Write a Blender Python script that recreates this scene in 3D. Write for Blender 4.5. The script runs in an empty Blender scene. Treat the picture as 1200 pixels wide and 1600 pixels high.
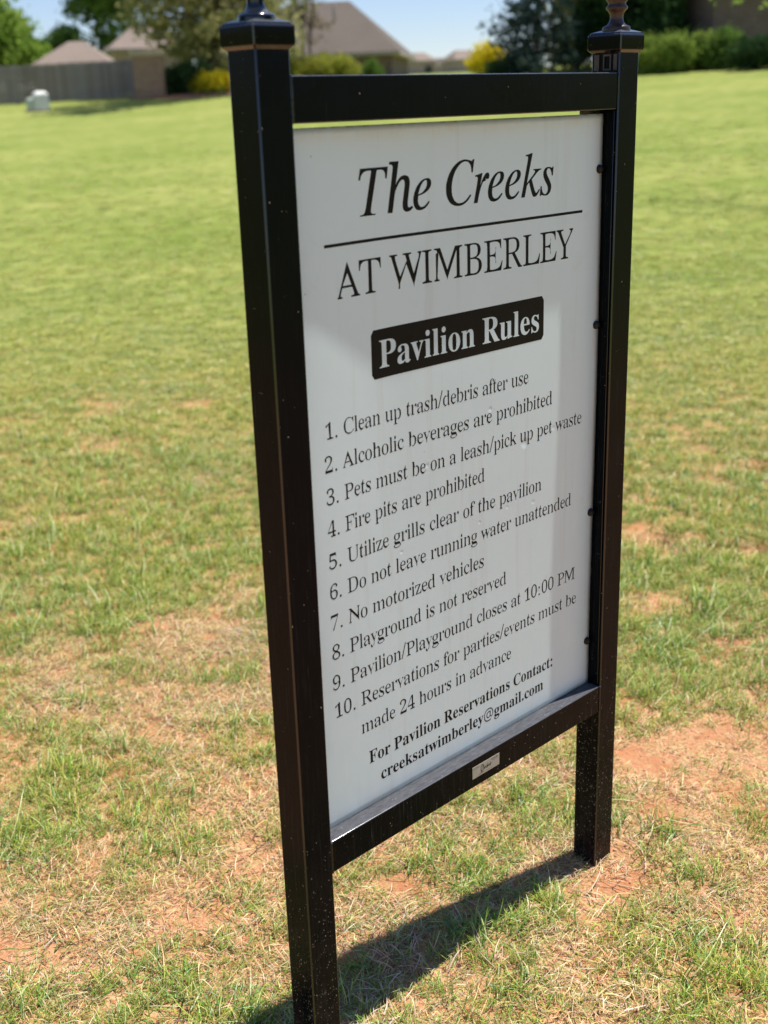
import bpy, bmesh, math, random
import numpy as np
from mathutils import Vector, Matrix, noise
from mathutils.geometry import tessellate_polygon

SC = bpy.context.scene
COL = SC.collection
R3 = math.radians
rng = np.random.default_rng(7)
random.seed(7)

# ------------------------------------------------------------------ camera
CX, CY, CZ = -1.17993, -1.37523, 1.70403
ROT = ((0.70978316, -0.70373868, -0.03097971),
       (-0.24833843, -0.2088316, -0.94589502),
       (0.65919337, 0.67907381, -0.32299051))          # rows: image right, image down, view axis
cam_data = bpy.data.cameras.new('camera')
cam = bpy.data.objects.new('camera', cam_data)
COL.objects.link(cam)
m = Matrix([[ROT[0][i], -ROT[1][i], -ROT[2][i]] for i in range(3)]).to_4x4()
m.translation = (CX, CY, CZ)
cam.matrix_world = m
cam_data.sensor_fit = 'VERTICAL'
cam_data.sensor_height = 24.0
cam_data.sensor_width = 18.0
cam_data.lens = 1866.08 / 1600 * 24.0
cam_data.clip_start = 0.05
cam_data.clip_end = 3000
cam_data.dof.use_dof = True
cam_data.dof.focus_distance = 2.35
cam_data.dof.aperture_fstop = 2.3
SC.camera = cam

# ------------------------------------------------------------------ sky and sun
SUN = Vector((0.325, -0.0758, 0.943)).normalized()
world = bpy.data.worlds.new('World')
SC.world = world
world.use_nodes = True
wt = world.node_tree
bg = wt.nodes['Background']
sky = wt.nodes.new('ShaderNodeTexSky')
sky.sky_type = 'NISHITA'
sky.sun_disc = False
sky.sun_elevation = math.asin(SUN.z)
sky.sun_rotation = math.atan2(SUN.x, SUN.y)
sky.altitude = 350
sky.air_density = 1.0
sky.dust_density = 0.0
sky.ozone_density = 1.5
tint = wt.nodes.new('ShaderNodeMix'); tint.data_type = 'RGBA'; tint.blend_type = 'MULTIPLY'
tint.inputs[0].default_value = 1.0; tint.inputs[7].default_value = (0.90, 0.93, 1.12, 1)
wt.links.new(sky.outputs[0], tint.inputs[6]); wt.links.new(tint.outputs[2], bg.inputs[0])
bg.inputs[1].default_value = 0.088
sun_data = bpy.data.lights.new('sun', 'SUN')
sun_data.energy = 5.0
sun_data.angle = R3(0.53)
sun_data.color = (1.0, 0.955, 0.89)
sun = bpy.data.objects.new('sun', sun_data)
COL.objects.link(sun)
sun.rotation_euler = (-SUN).to_track_quat('-Z', 'Y').to_euler()
sun.location = (4, -1, 12)
SC.view_settings.view_transform = 'Standard'
SC.view_settings.look = 'None'
SC.view_settings.gamma = 1.0
SC.view_settings.use_curve_mapping = False
SC.view_settings.exposure = 0.42
SC.render.film_transparent = False

# ------------------------------------------------------------------ layout helpers
FW = Vector((ROT[2][0], ROT[2][1])).normalized()        # level direction the viewer faces
RT = Vector((FW.y, -FW.x))

def smooth(t):
    t = min(1.0, max(0.0, t))
    return t * t * (3 - 2 * t)

def ground_h(x, y):
    dx, dy = x - CX, y - CY
    D = math.hypot(dx, dy)
    t = (dx * RT.x + dy * RT.y) / (D + 1e-6)
    t = min(0.36, max(-0.36, t))
    k = 0.0475 + (t + 0.32) / 0.64 * 0.0265
    s = 2.0 * math.log1p(math.exp(min(40, (D - 9.0) / 2.0))) if D < 80 else D - 9.0
    if s > 45:
        e = s - 45
        h = k * 45 + 0.022 * min(e, 150)
    else:
        h = k * s
    if D < 60:
        n = noise.noise(Vector((x * 0.35, y * 0.35, 3.1))) * 0.03 * smooth((D - 3) / 4)
        n += noise.noise(Vector((x * 2.1, y * 2.1, 7.7))) * 0.010
        n += noise.noise(Vector((x * 6.3, y * 6.3, 1.7))) * 0.004
        h += n
    if 2.2 < x < 4.2 and 0.5 < y < 1.6:
        for rx, ry, rd, ra, rb in ((2.71, 1.09, 0.11, 0.13, 0.06), (2.70, 0.90, 0.09, 0.11, 0.05), (2.86, 0.72, 0.08, 0.12, 0.05), (3.83, 1.26, 0.07, 0.14, 0.07)):
            u = (x - rx) * RT.x + (y - ry) * RT.y; v = (x - rx) * FW.x + (y - ry) * FW.y
            q = math.sqrt((u / ra) ** 2 + (v / rb) ** 2) + 0.25 * noise.noise(Vector((x * 25, y * 25, 0.5)))
            h -= rd * smooth((1.25 - q) / 0.5)
    h += 0.005 * math.exp(-((x - 0.835) ** 2 + (y - 0.03) ** 2) / 0.008) + 0.016 * math.exp(-((x + 0.03) ** 2 + (y - 0.03) ** 2) / 0.010)
    return h

def ray(px, py):
    a, b = (px - 600) / 1866.08, (py - 800) / 1866.08
    return Vector([ROT[0][i] * a + ROT[1][i] * b + ROT[2][i] for i in range(3)])

def spot(px, D, py=None):
    """place in the world seen in picture column px at distance D; with py also the height there"""
    v = ray(px, 160 if py is None else py)
    k = D / math.hypot(v.x, v.y)
    x, y = CX + v.x * k, CY + v.y * k
    return Vector((x, y, ground_h(x, y) if py is None else CZ + v.z * k))

# ------------------------------------------------------------------ object helpers
def link(name, me, mat=None, parent=None, loc=None):
    o = bpy.data.objects.new(name, me)
    COL.objects.link(o)
    if mat is not None and me is not None and not me.materials:
        me.materials.append(mat)
    if parent is not None:
        o.parent = parent
    if loc is not None:
        o.location = loc
    return o

def tag(o, label=None, cat=None, group=None, kind=None):
    if label: o['label'] = label
    if cat: o['category'] = cat
    if group: o['group'] = group
    if kind: o['kind'] = kind
    return o

def empty(name, loc, label, cat, group=None, rz=0.0):
    o = bpy.data.objects.new(name, None)
    COL.objects.link(o)
    o.location = loc
    o.rotation_euler = (0, 0, rz)
    o.empty_display_size = 0.1
    return tag(o, label, cat, group)

def mesh(name, verts, faces, smooth_=False):
    me = bpy.data.meshes.new(name)
    me.from_pydata([tuple(v) for v in verts], [], faces)
    me.update()
    if smooth_:
        me.polygons.foreach_set('use_smooth', [True] * len(me.polygons))
    return me

def quads_mesh(name, V):
    """V: (n,4,3) array of quads"""
    n = len(V)
    me = bpy.data.meshes.new(name)
    me.vertices.add(n * 4)
    me.vertices.foreach_set('co', V.reshape(-1).astype(np.float32))
    me.loops.add(n * 4)
    me.loops.foreach_set('vertex_index', np.arange(n * 4, dtype=np.int32))
    me.polygons.add(n)
    me.polygons.foreach_set('loop_start', np.arange(0, n * 4, 4, dtype=np.int32))
    me.polygons.foreach_set('loop_total', np.full(n, 4, dtype=np.int32))
    me.update(calc_edges=True)
    return me

def box_mesh(name, x0, x1, y0, y1, z0, z1, bevel=0.0, seg=2):
    bm = bmesh.new()
    bmesh.ops.create_cube(bm, size=1.0)
    for v in bm.verts:
        v.co = Vector(((x0 + x1) / 2 + v.co.x * (x1 - x0), (y0 + y1) / 2 + v.co.y * (y1 - y0), (z0 + z1) / 2 + v.co.z * (z1 - z0)))
    if bevel:
        bmesh.ops.bevel(bm, geom=bm.edges[:], offset=bevel, segments=seg, affect='EDGES', profile=0.5)
        for f in bm.faces: f.smooth = max(abs(q) for q in f.normal) < 0.9999
    me = bpy.data.meshes.new(name)
    bm.to_mesh(me); bm.free()
    return me

def lathe_mesh(name, prof, n=28, cx=0, cy=0):
    V, F = [], []
    for r, z in prof:
        for i in range(n):
            a = 2 * math.pi * i / n
            V.append((cx + r * math.cos(a), cy + r * math.sin(a), z))
    for j in range(len(prof) - 1):
        for i in range(n):
            k = (i + 1) % n
            F.append((j * n + i, j * n + k, (j + 1) * n + k, (j + 1) * n + i))
    F.append(tuple(range(n - 1, -1, -1)))
    F.append(tuple((len(prof) - 1) * n + i for i in range(n)))
    return mesh(name, V, F, True)

def tube(V, F, pts, rad, n=6):
    """append a tapered tube through pts to V, F"""
    b = len(V)
    for j, (p, r) in enumerate(zip(pts, rad)):
        d = (pts[min(j + 1, len(pts) - 1)] - pts[max(j - 1, 0)])
        d = d.normalized() if d.length > 1e-9 else Vector((0, 0, 1))
        u = d.orthogonal().normalized(); w = d.cross(u)
        for i in range(n):
            a = 2 * math.pi * i / n
            V.append(p + (u * math.cos(a) + w * math.sin(a)) * r)
    for j in range(len(pts) - 1):
        for i in range(n):
            k = (i + 1) % n
            F.append((b + j * n + i, b + j * n + k, b + (j + 1) * n + k, b + (j + 1) * n + i))
    F.append(tuple(b + (len(pts) - 1) * n + i for i in range(n)))

# ------------------------------------------------------------------ material helpers
class NT:
    def __init__(self, name):
        self.m = bpy.data.materials.new(name)
        self.m.use_nodes = True
        self.t = self.m.node_tree
        self.b = self.t.nodes['Principled BSDF']
        self.out = self.t.nodes['Material Output']
    def n(self, kind, **kw):
        nd = self.t.nodes.new(kind)
        for k, v in kw.items():
            if k.startswith('i_'):
                key = k[2:]
                nd.inputs[int(key) if key.isdigit() else key].default_value = v
            else:
                setattr(nd, k, v)
        return nd
    def l(self, a, b): self.t.links.new(a, b)
    def coord(self, kind='Object'): return self.n('ShaderNodeTexCoord').outputs[kind]
    def pos(self): return self.n('ShaderNodeNewGeometry').outputs['Position']
    def noise(self, vec, scale, detail=4, rough=0.6, dist=0.0):
        nd = self.n('ShaderNodeTexNoise')
        nd.inputs['Scale'].default_value = scale; nd.inputs['Detail'].default_value = detail
        nd.inputs['Roughness'].default_value = rough; nd.inputs['Distortion'].default_value = dist
        self.l(vec, nd.inputs['Vector']); return nd.outputs['Fac']
    def scalev(self, vec, s):
        nd = self.n('ShaderNodeVectorMath', operation='MULTIPLY'); nd.inputs[1].default_value = s
        self.l(vec, nd.inputs[0]); return nd.outputs[0]
    def ramp(self, fac, stops, interp='LINEAR'):
        nd = self.n('ShaderNodeValToRGB'); cr = nd.color_ramp; cr.interpolation = interp
        while len(cr.elements) < len(stops): cr.elements.new(0.5)
        for e, (p, c) in zip(cr.elements, stops):
            e.position = p; e.color = (c, c, c, 1) if not hasattr(c, '__len__') else (*c, 1)
        self.l(fac, nd.inputs[0]); return nd.outputs[0]
    def mix(self, fac, a, b, blend='MIX'):
        nd = self.n('ShaderNodeMix', data_type='RGBA', blend_type=blend)
        for s, v in ((0, fac), (6, a), (7, b)):
            if hasattr(v, 'is_linked') or hasattr(v, 'links'): self.l(v, nd.inputs[s])
            elif hasattr(v, '__len__'): nd.inputs[s].default_value = (*v, 1)
            else: nd.inputs[s].default_value = v
        return nd.outputs[2]
    def math(self, op, a, b=0.0, clamp=False):
        nd = self.n('ShaderNodeMath', operation=op, use_clamp=clamp)
        for i, v in enumerate((a, b)):
            if hasattr(v, 'links'): self.l(v, nd.inputs[i])
            else: nd.inputs[i].default_value = v
        return nd.outputs[0]
    def sep(self, vec):
        nd = self.n('ShaderNodeSeparateXYZ'); self.l(vec, nd.inputs[0]); return nd.outputs
    def mapr(self, v, a, b, c=0.0, d=1.0, sm=False):
        nd = self.n('ShaderNodeMapRange'); 
        if sm: nd.interpolation_type = 'SMOOTHSTEP'
        self.l(v, nd.inputs[0])
        for i, q in enumerate((a, b, c, d)): nd.inputs[i + 1].default_value = q
        return nd.outputs[0]
    def bump(self, h, strength, dist):
        nd = self.n('ShaderNodeBump'); nd.inputs['Strength'].default_value = strength
        nd.inputs['Distance'].default_value = dist
        self.l(h, nd.inputs['Height']); self.l(nd.outputs[0], self.b.inputs['Normal']); return nd
    def col(self, v):
        if hasattr(v, 'links'): self.l(v, self.b.inputs['Base Color'])
        else: self.b.inputs['Base Color'].default_value = (*v, 1)
    def rough(self, v):
        if hasattr(v, 'links'): self.l(v, self.b.inputs['Roughness'])
        else: self.b.inputs['Roughness'].default_value = v
    def spec(self, v): self.b.inputs['Specular IOR Level'].default_value = v

def plain(name, c, r=0.7, var=0.25, scale=6.0, spec=0.3):
    t = NT(name); p = t.coord()
    n1 = t.noise(p, scale, 5)
    t.col(t.mix(t.ramp(n1, [(0.3, 0.0), (0.7, 1.0)]), tuple(q * (1 - var) for q in c), tuple(min(1, q * (1 + var)) for q in c)))
    t.rough(r); t.spec(spec)
    return t.m

# black painted steel, with dust flecks, drip streaks and splashed dirt
def black_metal():
    t = NT('black_painted_steel'); p = t.pos()
    z = t.sep(p)[2]
    n1 = t.noise(p, 9, 6, 0.6)
    streak = t.noise(t.scalev(p, (1.0, 1.0, 0.06)), 160, 4, 0.65)
    vor = t.n('ShaderNodeTexVoronoi', feature='F1'); vor.inputs['Scale'].default_value = 330
    wv = t.n('ShaderNodeVectorMath', operation='ADD')
    nz = t.n('ShaderNodeTexNoise'); nz.inputs['Scale'].default_value = 300; t.l(p, nz.inputs['Vector'])
    nzs = t.scalev(nz.outputs['Color'], (0.004, 0.004, 0.004)); t.l(t.scalev(p, (1, 1, 0.62)), wv.inputs[0]); t.l(nzs, wv.inputs[1])
    t.l(wv.outputs[0], vor.inputs['Vector'])
    low = t.mapr(z, 0.62, -0.02, 0.0, 1.0, True)
    # flecks: small cells whose random value passes a threshold that loosens near the ground
    cellr = t.sep(vor.outputs['Color'])[0]
    thr = t.mapr(low, 0, 1, 0.990, 0.50)
    pick = t.math('GREATER_THAN', cellr, thr)
    rad = t.math('MULTIPLY', t.sep(vor.outputs['Color'])[1], 0.33)
    dot = t.math('LESS_THAN', vor.outputs['Distance'], rad)
    fleck = t.math('MULTIPLY', t.math('MULTIPLY', pick, dot), t.mapr(t.sep(vor.outputs['Color'])[2], 0, 1, 0.08, 0.75))
    nlow = t.noise(p, 28, 6, 0.75)
    dirt = t.math('MULTIPLY', t.math('POWER', t.mapr(z, 0.50, -0.02, 0.0, 1.0), 1.6), t.ramp(nlow, [(0.33, 0.0), (0.62, 0.8)]), clamp=True)
    film = t.math('MULTIPLY', t.ramp(streak, [(0.52, 0.0), (0.8, 0.6)]), t.mapr(z, 1.5, 0.1, 0.10, 0.8))
    base = t.mix(n1, (0.0016, 0.0028, 0.0042), (0.003, 0.0042, 0.0055))
    c = t.mix(film, base, (0.045, 0.043, 0.04))
    c = t.mix(t.math('MULTIPLY', dirt, 0.28), c, (0.14, 0.085, 0.055))
    # upward faces paler: dust, with sky reflection and edge highlights painted into the colour
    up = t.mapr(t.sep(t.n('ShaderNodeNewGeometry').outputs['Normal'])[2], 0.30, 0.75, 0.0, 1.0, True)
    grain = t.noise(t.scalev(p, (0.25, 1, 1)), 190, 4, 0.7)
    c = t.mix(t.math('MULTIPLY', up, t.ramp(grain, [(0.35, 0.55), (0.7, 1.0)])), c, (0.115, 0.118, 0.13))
    rustn = t.noise(p, 60, 5, 0.7)
    band = t.math('MULTIPLY', t.mapr(t.math('ABSOLUTE', t.math('SUBTRACT', z, 1.783)), 0.001, 0.005, 1.0, 0.0), t.ramp(rustn, [(0.50, 0.0), (0.66, 0.7)]))
    c = t.mix(band, c, (0.075, 0.045, 0.026))
    # hair scratches and a few runs
    rt = t.n('ShaderNodeVectorRotate', rotation_type='Y_AXIS'); rt.inputs['Angle'].default_value = 0.35; t.l(p, rt.inputs['Vector'])
    scr = t.ramp(t.noise(t.scalev(rt.outputs[0], (38, 38, 900)), 1.0, 1, 0.3), [(0.80, 0.0), (0.83, 0.5)])
    c = t.mix(scr, c, (0.30, 0.29, 0.27))
    runs = t.ramp(t.noise(t.scalev(p, (330, 330, 9)), 1.0, 2, 0.4), [(0.74, 0.0), (0.80, 0.5)])
    c = t.mix(t.math('MULTIPLY', runs, t.mapr(z, 1.7, 0.3, 0.15, 0.8)), c, (0.22, 0.21, 0.19))
    c = t.mix(fleck, c, (0.62, 0.54, 0.42))
    t.col(c)
    t.rough(t.math('ADD', t.math('MULTIPLY', dirt, 0.3), t.mapr(n1, 0.3, 0.7, 0.12, 0.24)))
    sn = t.sep(t.n('ShaderNodeNewGeometry').outputs['Normal'])
    mxn = t.math('MAXIMUM', t.math('MAXIMUM', t.math('ABSOLUTE', sn[0]), t.math('ABSOLUTE', sn[1])), t.math('ABSOLUTE', sn[2]))
    t.l(t.mapr(mxn, 0.93, 0.985, 0.80, 0.06), t.b.inputs['Specular IOR Level'])   # edge highlights put in by stronger specular; flat faces kept dull
    t.bump(t.noise(p, 55, 3, 0.5), 0.05, 0.003)
    return t.m

M = {}
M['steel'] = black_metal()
def rusty():
    t = NT('rusty_black_steel'); p = t.coord()
    n1 = t.noise(p, 55, 5, 0.7)
    t.col(t.mix(t.ramp(n1, [(0.42, 0.0), (0.7, 0.9)]), (0.010, 0.009, 0.010), (0.085, 0.045, 0.03)))
    t.rough(0.36); t.spec(0.45); t.bump(n1, 0.15, 0.002)
    return t.m
M['rusty'] = rusty()
M['bolt'] = plain('black_bolt', (0.012, 0.011, 0.011), 0.5, 0.4, 120)
M['ink'] = plain('black_print', (0.006, 0.006, 0.006), 0.5, 0.25, 30, 0.12)

K = 0.0635 / 0.0762
H0 = 1.747            # height of the top rail over the ground
PW = 0.0635           # post width
W = 0.8037            # clear width between the posts
def panel_y(x, z):
    """depth of the slightly bowed sheet behind the frame's front face; z measured from the rail top"""
    d = 0.0335
    d -= 0.0095 * smooth(1 - x / 0.24) * smooth((z + 1.15) / 0.5)
    d += 0.0022 * math.sin(x * 5.0 + 1.3) * smooth((z + 1.3) / 0.7)
    d += 0.0008 * math.sin(z * 7.0 + x * 3)
    return d

def panel_mat():
    t = NT('white_sign_sheet'); p = t.pos()
    s = t.sep(p); x, z = s[0], s[2]
    n1 = t.noise(p, 5, 5, 0.6); n2 = t.noise(t.scalev(p, (1, 1, 0.15)), 60, 5, 0.65)
    c = t.mix(n1, (0.61, 0.775, 0.80), (0.675, 0.825, 0.845))
    c = t.mix(t.math('MULTIPLY', t.ramp(n2, [(0.5, 0), (0.8, 0.5)]), t.mapr(z, 1.3, 0.45, 0.1, 1)), c, (0.79, 0.87, 0.86))
    n3 = t.noise(t.scalev(p, (1, 1, 0.05)), 34, 4, 0.6)
    c = t.mix(t.ramp(n3, [(0.56, 0), (0.78, 0.28)]), c, (0.46, 0.47, 0.43))
    n4 = t.noise(p, 14, 6, 0.75)
    c = t.mix(t.ramp(n4, [(0.6, 0), (0.75, 0.16)]), c, (0.45, 0.45, 0.42))
    vor = t.n('ShaderNodeTexVoronoi'); vor.inputs['Scale'].default_value = 75; t.l(p, vor.inputs['Vector'])
    cc = t.sep(vor.outputs['Color'])
    sp = t.math('MULTIPLY', t.math('GREATER_THAN', cc[0], 0.965), t.math('LESS_THAN', vor.outputs['Distance'], t.math('MULTIPLY', cc[1], 0.13)))
    c = t.mix(t.math('MULTIPLY', sp, cc[2]), c, (0.13, 0.12, 0.10))
    # yellowed, rusty rim
    er = t.math('MINIMUM', t.math('SUBTRACT', W, x), t.math('SUBTRACT', z, H0 - 1.2742))
    er = t.math('MINIMUM', er, t.math('SUBTRACT', H0 - 0.0727, z))
    edge = t.math('MULTIPLY', t.mapr(er, 0.0, 0.03, 1.0, 0.0, True), t.mapr(t.noise(p, 18, 5, 0.7), 0.35, 0.7, 0.05, 0.55))
    c = t.mix(edge, c, (0.58, 0.52, 0.40))
    rim = t.math('MULTIPLY', t.mapr(er, 0.0, 0.0035, 1.0, 0.0), t.mapr(t.noise(p, 40, 5, 0.7), 0.45, 0.6, 0.0, 0.8))
    c = t.mix(rim, c, (0.30, 0.15, 0.06))
    t.col(c); t.rough(t.mapr(n1, 0.3, 0.7, 0.30, 0.42)); t.spec(0.4)
    # dents
    h = None
    for px, pz, r, a in ((0.571, 1.747 - 0.672, 0.013, 1.0), (0.30, 1.747 - 0.655, 0.006, 0.5), (0.47, 1.747 - 0.585, 0.007, 0.6), (0.52, 1.747 - 0.79, 0.005, 0.5),
                         (0.44, 1.747 - 0.80, 0.005, 0.4), (0.60, 1.747 - 0.80, 0.006, 0.5), (0.23, 1.747 - 0.80, 0.005, 0.5), (0.66, 1.747 - 0.66, 0.007, 0.4), (0.62, 1.747 - 1.0, 0.008, 0.3)):
        v = t.n('ShaderNodeVectorMath', operation='DISTANCE'); t.l(t.scalev(p, (1, 0, 1)), v.inputs[0]); v.inputs[1].default_value = (px, 0, pz)
        g = t.mapr(v.outputs['Value'], 0.0, r, -a, 0.0, True)
        h = g if h is None else t.math('ADD', h, g)
    h = t.math('ADD', h, t.math('MULTIPLY', t.noise(p, 7, 3, 0.5), 0.5))
    h = t.math('ADD', h, t.math('MULTIPLY', n2, 0.04))
    t.bump(h, 0.5, 0.0022)
    return t.m
M['sheet'] = panel_mat()

# foliage: leaves let light through; colour varies from leaf clump to leaf clump
def leaf_mat(name, a, b, trans=0.4, scale=0.9):
    t = NT(name); p = t.pos()
    n1 = t.noise(p, scale, 3, 0.6); n2 = t.noise(p, scale * 9, 2, 0.5)
    f = t.math('ADD', t.math('MULTIPLY', n1, 0.6), t.math('MULTIPLY', n2, 0.4))
    c = t.mix(t.ramp(f, [(0.36, 0.0), (0.64, 1.0)]), a, b)
    d = t.n('ShaderNodeBsdfDiffuse'); tr = t.n('ShaderNodeBsdfTranslucent'); mx = t.n('ShaderNodeMixShader')
    t.l(c, d.inputs[0]); t.l(c, tr.inputs[0]); mx.inputs[0].default_value = trans
    t.l(d.outputs[0], mx.inputs[1]); t.l(tr.outputs[0], mx.inputs[2]); t.l(mx.outputs[0], t.out.inputs[0])
    return t.m
M['bark'] = plain('bark', (0.13, 0.10, 0.075), 0.9, 0.4, 5)

def grass_mat():
    t = NT('grass_blades')
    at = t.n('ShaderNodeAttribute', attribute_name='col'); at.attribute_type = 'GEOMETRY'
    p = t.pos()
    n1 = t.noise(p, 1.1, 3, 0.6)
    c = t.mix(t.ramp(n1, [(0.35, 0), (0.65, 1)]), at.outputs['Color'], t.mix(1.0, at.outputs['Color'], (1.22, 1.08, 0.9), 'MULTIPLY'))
    d = t.n('ShaderNodeBsdfDiffuse'); tr = t.n('ShaderNodeBsdfTranslucent'); mx = t.n('ShaderNodeMixShader')
    t.l(c, d.inputs[0]); t.l(c, tr.inputs[0]); mx.inputs[0].default_value = 0.24
    gl = t.n('ShaderNodeBsdfGlossy'); gl.inputs['Roughness'].default_value = 0.45; gl.inputs[0].default_value = (1, 1, 1, 1)
    mg = t.n('ShaderNodeMixShader'); mg.inputs[0].default_value = 0.04
    t.l(d.outputs[0], mx.inputs[1]); t.l(tr.outputs[0], mx.inputs[2])
    t.l(mx.outputs[0], mg.inputs[1]); t.l(gl.outputs[0], mg.inputs[2]); t.l(mg.outputs[0], t.out.inputs[0])
    return t.m
M['grass'] = grass_mat()

# patchiness of the lawn, shared by the soil colour and the tufts
def green_amount(x, y):
    v = noise.fractal(Vector((x * 0.9, y * 0.9, 2.2)), 1.0, 2.0, 4)
    w = noise.fractal(Vector((x * 3.3, y * 3.3, 5.2)), 1.0, 2.0, 3)
    u = noise.fractal(Vector((x * 9.0, y * 9.0, 8.2)), 1.0, 2.0, 2)
    return v * 0.40 + w * 0.42 + u * 0.34 + 0.15

BARE = [(0.80, -0.03, 0.10), (0.865, 0.03, 0.09), (0.72, -0.06, 0.08), (1.43, 0.07, 0.22), (1.27, 0.16, 0.15), (1.52, -0.05, 0.20), (1.15, -0.02, 0.08), (0.45, 0.25, 0.08), (2.19, 0.74, 0.13), (2.73, 1.08, 0.16),
        (2.09, 0.37, 0.08), (0.88, 1.92, 0.07), (0.57, 0.47, 0.08), (0.05, 0.55, 0.09), (-0.24, 0.66, 0.06), (0.28, 0.63, 0.07), (2.05, 4.1, 0.13), (2.9, 4.45, 0.12)]
def bare_amount(x, y):
    b = 0.0
    for bx, by, r in BARE:
        d = math.hypot(x - bx, y - by) / r
        if d < 2.2: b = max(b, math.exp(-d * d))
    n = noise.fractal(Vector((x * 1.9, y * 1.9, 9.4)), 1.0, 2.0, 4)
    return b * 0.92 + max(0.0, n - 0.42) * 1.1

def ground_mat():
    t = NT('lawn_soil'); p = t.pos()
    at = t.n('ShaderNodeAttribute', attribute_name='green'); g = at.outputs['Fac']
    n1 = t.noise(p, 9, 6, 0.65); n2 = t.noise(p, 90, 5, 0.7); n3 = t.noise(p, 420, 3, 0.6)
    soil = t.mix(t.ramp(n1, [(0.3, 0), (0.7, 1)]), (0.45, 0.175, 0.075), (0.60, 0.29, 0.145))
    soil = t.mix(t.ramp(n2, [(0.55, 0), (0.75, 0.6)]), soil, (0.62, 0.38, 0.22))
    soil = t.mix(t.ramp(n3, [(0.60, 0), (0.75, 0.5)]), soil, (0.14, 0.06, 0.03))
    # thatch: broken bits of straw lying on the soil, tiny shadows between them painted dark
    w1 = t.n('ShaderNodeVectorMath', operation='ADD'); nw = t.n('ShaderNodeTexNoise'); nw.inputs['Scale'].default_value = 35; t.l(p, nw.inputs['Vector'])
    t.l(t.scalev(p, (1, 1, 0.3)), w1.inputs[0]); t.l(t.scalev(nw.outputs['Color'], (0.06, 0.06, 0.0)), w1.inputs[1])
    def bits(sx, sy, lo, hi):
        v = t.n('ShaderNodeTexVoronoi'); v.inputs['Scale'].default_value = 1.0; t.l(t.scalev(w1.outputs[0], (sx, sy, 60)), v.inputs['Vector'])
        return t.ramp(t.sep(v.outputs['Color'])[0], [(lo, 0.0), (hi, 1.0)])
    cover = t.ramp(t.noise(p, 6, 5, 0.65), [(0.36, 0.0), (0.56, 0.85)])
    soil = t.mix(t.math('MULTIPLY', bits(95, 340, 0.62, 0.70), cover), soil, (0.70, 0.48, 0.25))
    soil = t.mix(t.math('MULTIPLY', bits(360, 100, 0.66, 0.74), cover), soil, (0.60, 0.38, 0.20))
    soil = t.mix(t.math('MULTIPLY', bits(210, 200, 0.78, 0.84), cover), soil, (0.13, 0.065, 0.035))
    soil = t.mix(t.math('MULTIPLY', bits(240, 150, 0.84, 0.90), cover), soil, (0.25, 0.30, 0.08))
    nb = t.noise(t.scalev(p, (1, 1, 0)), 0.33, 4, 0.55); nc = t.noise(t.scalev(p, (1, 1, 0)), 2.6, 5, 0.6); nd = t.noise(p, 26, 4, 0.7)
    lawn = t.mix(t.ramp(t.math('ADD', t.math('MULTIPLY', nb, 0.55), t.math('MULTIPLY', nc, 0.45)), [(0.36, 0), (0.64, 1)]), (0.160, 0.210, 0.038), (0.32, 0.32, 0.095))
    lawn = t.mix(t.ramp(nd, [(0.4, 0), (0.75, 0.55)]), lawn, (0.19, 0.28, 0.05))
    lawn = t.mix(t.ramp(nc, [(0.58, 0), (0.72, 0.45)]), lawn, (0.44, 0.38, 0.18))
    t.col(t.mix(g, soil, lawn)); t.rough(0.95); t.spec(0.08)
    vor = t.n('ShaderNodeTexVoronoi', feature='DISTANCE_TO_EDGE'); vor.inputs['Scale'].default_value = 7.5
    wv = t.n('ShaderNodeVectorMath', operation='ADD'); t.l(p, wv.inputs[0])
    nz = t.n('ShaderNodeTexNoise'); nz.inputs['Scale'].default_value = 11; nz.inputs['Detail'].default_value = 4; t.l(p, nz.inputs['Vector'])
    t.l(t.scalev(nz.outputs['Color'], (0.12, 0.12, 0.12)), wv.inputs[1]); t.l(wv.outputs[0], vor.inputs['Vector'])
    crack = t.math('MULTIPLY', t.mapr(vor.outputs['Distance'], 0.0, 0.022, -1.0, 0.0), t.ramp(t.noise(p, 1.7, 2), [(0.50, 0.0), (0.58, 1.0)]))
    hh = t.math('ADD', t.math('MULTIPLY', n2, 0.8), t.math('MULTIPLY', crack, 0.8))
    hh = t.math('ADD', hh, t.math('MULTIPLY', n1, 0.8))
    bp = t.bump(hh, 0.9, 0.012)
    t.l(t.mapr(g, 0.3, 1.0, 0.9, 0.12), bp.inputs['Strength'])
    return t.m
M['ground'] = ground_mat()

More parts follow.
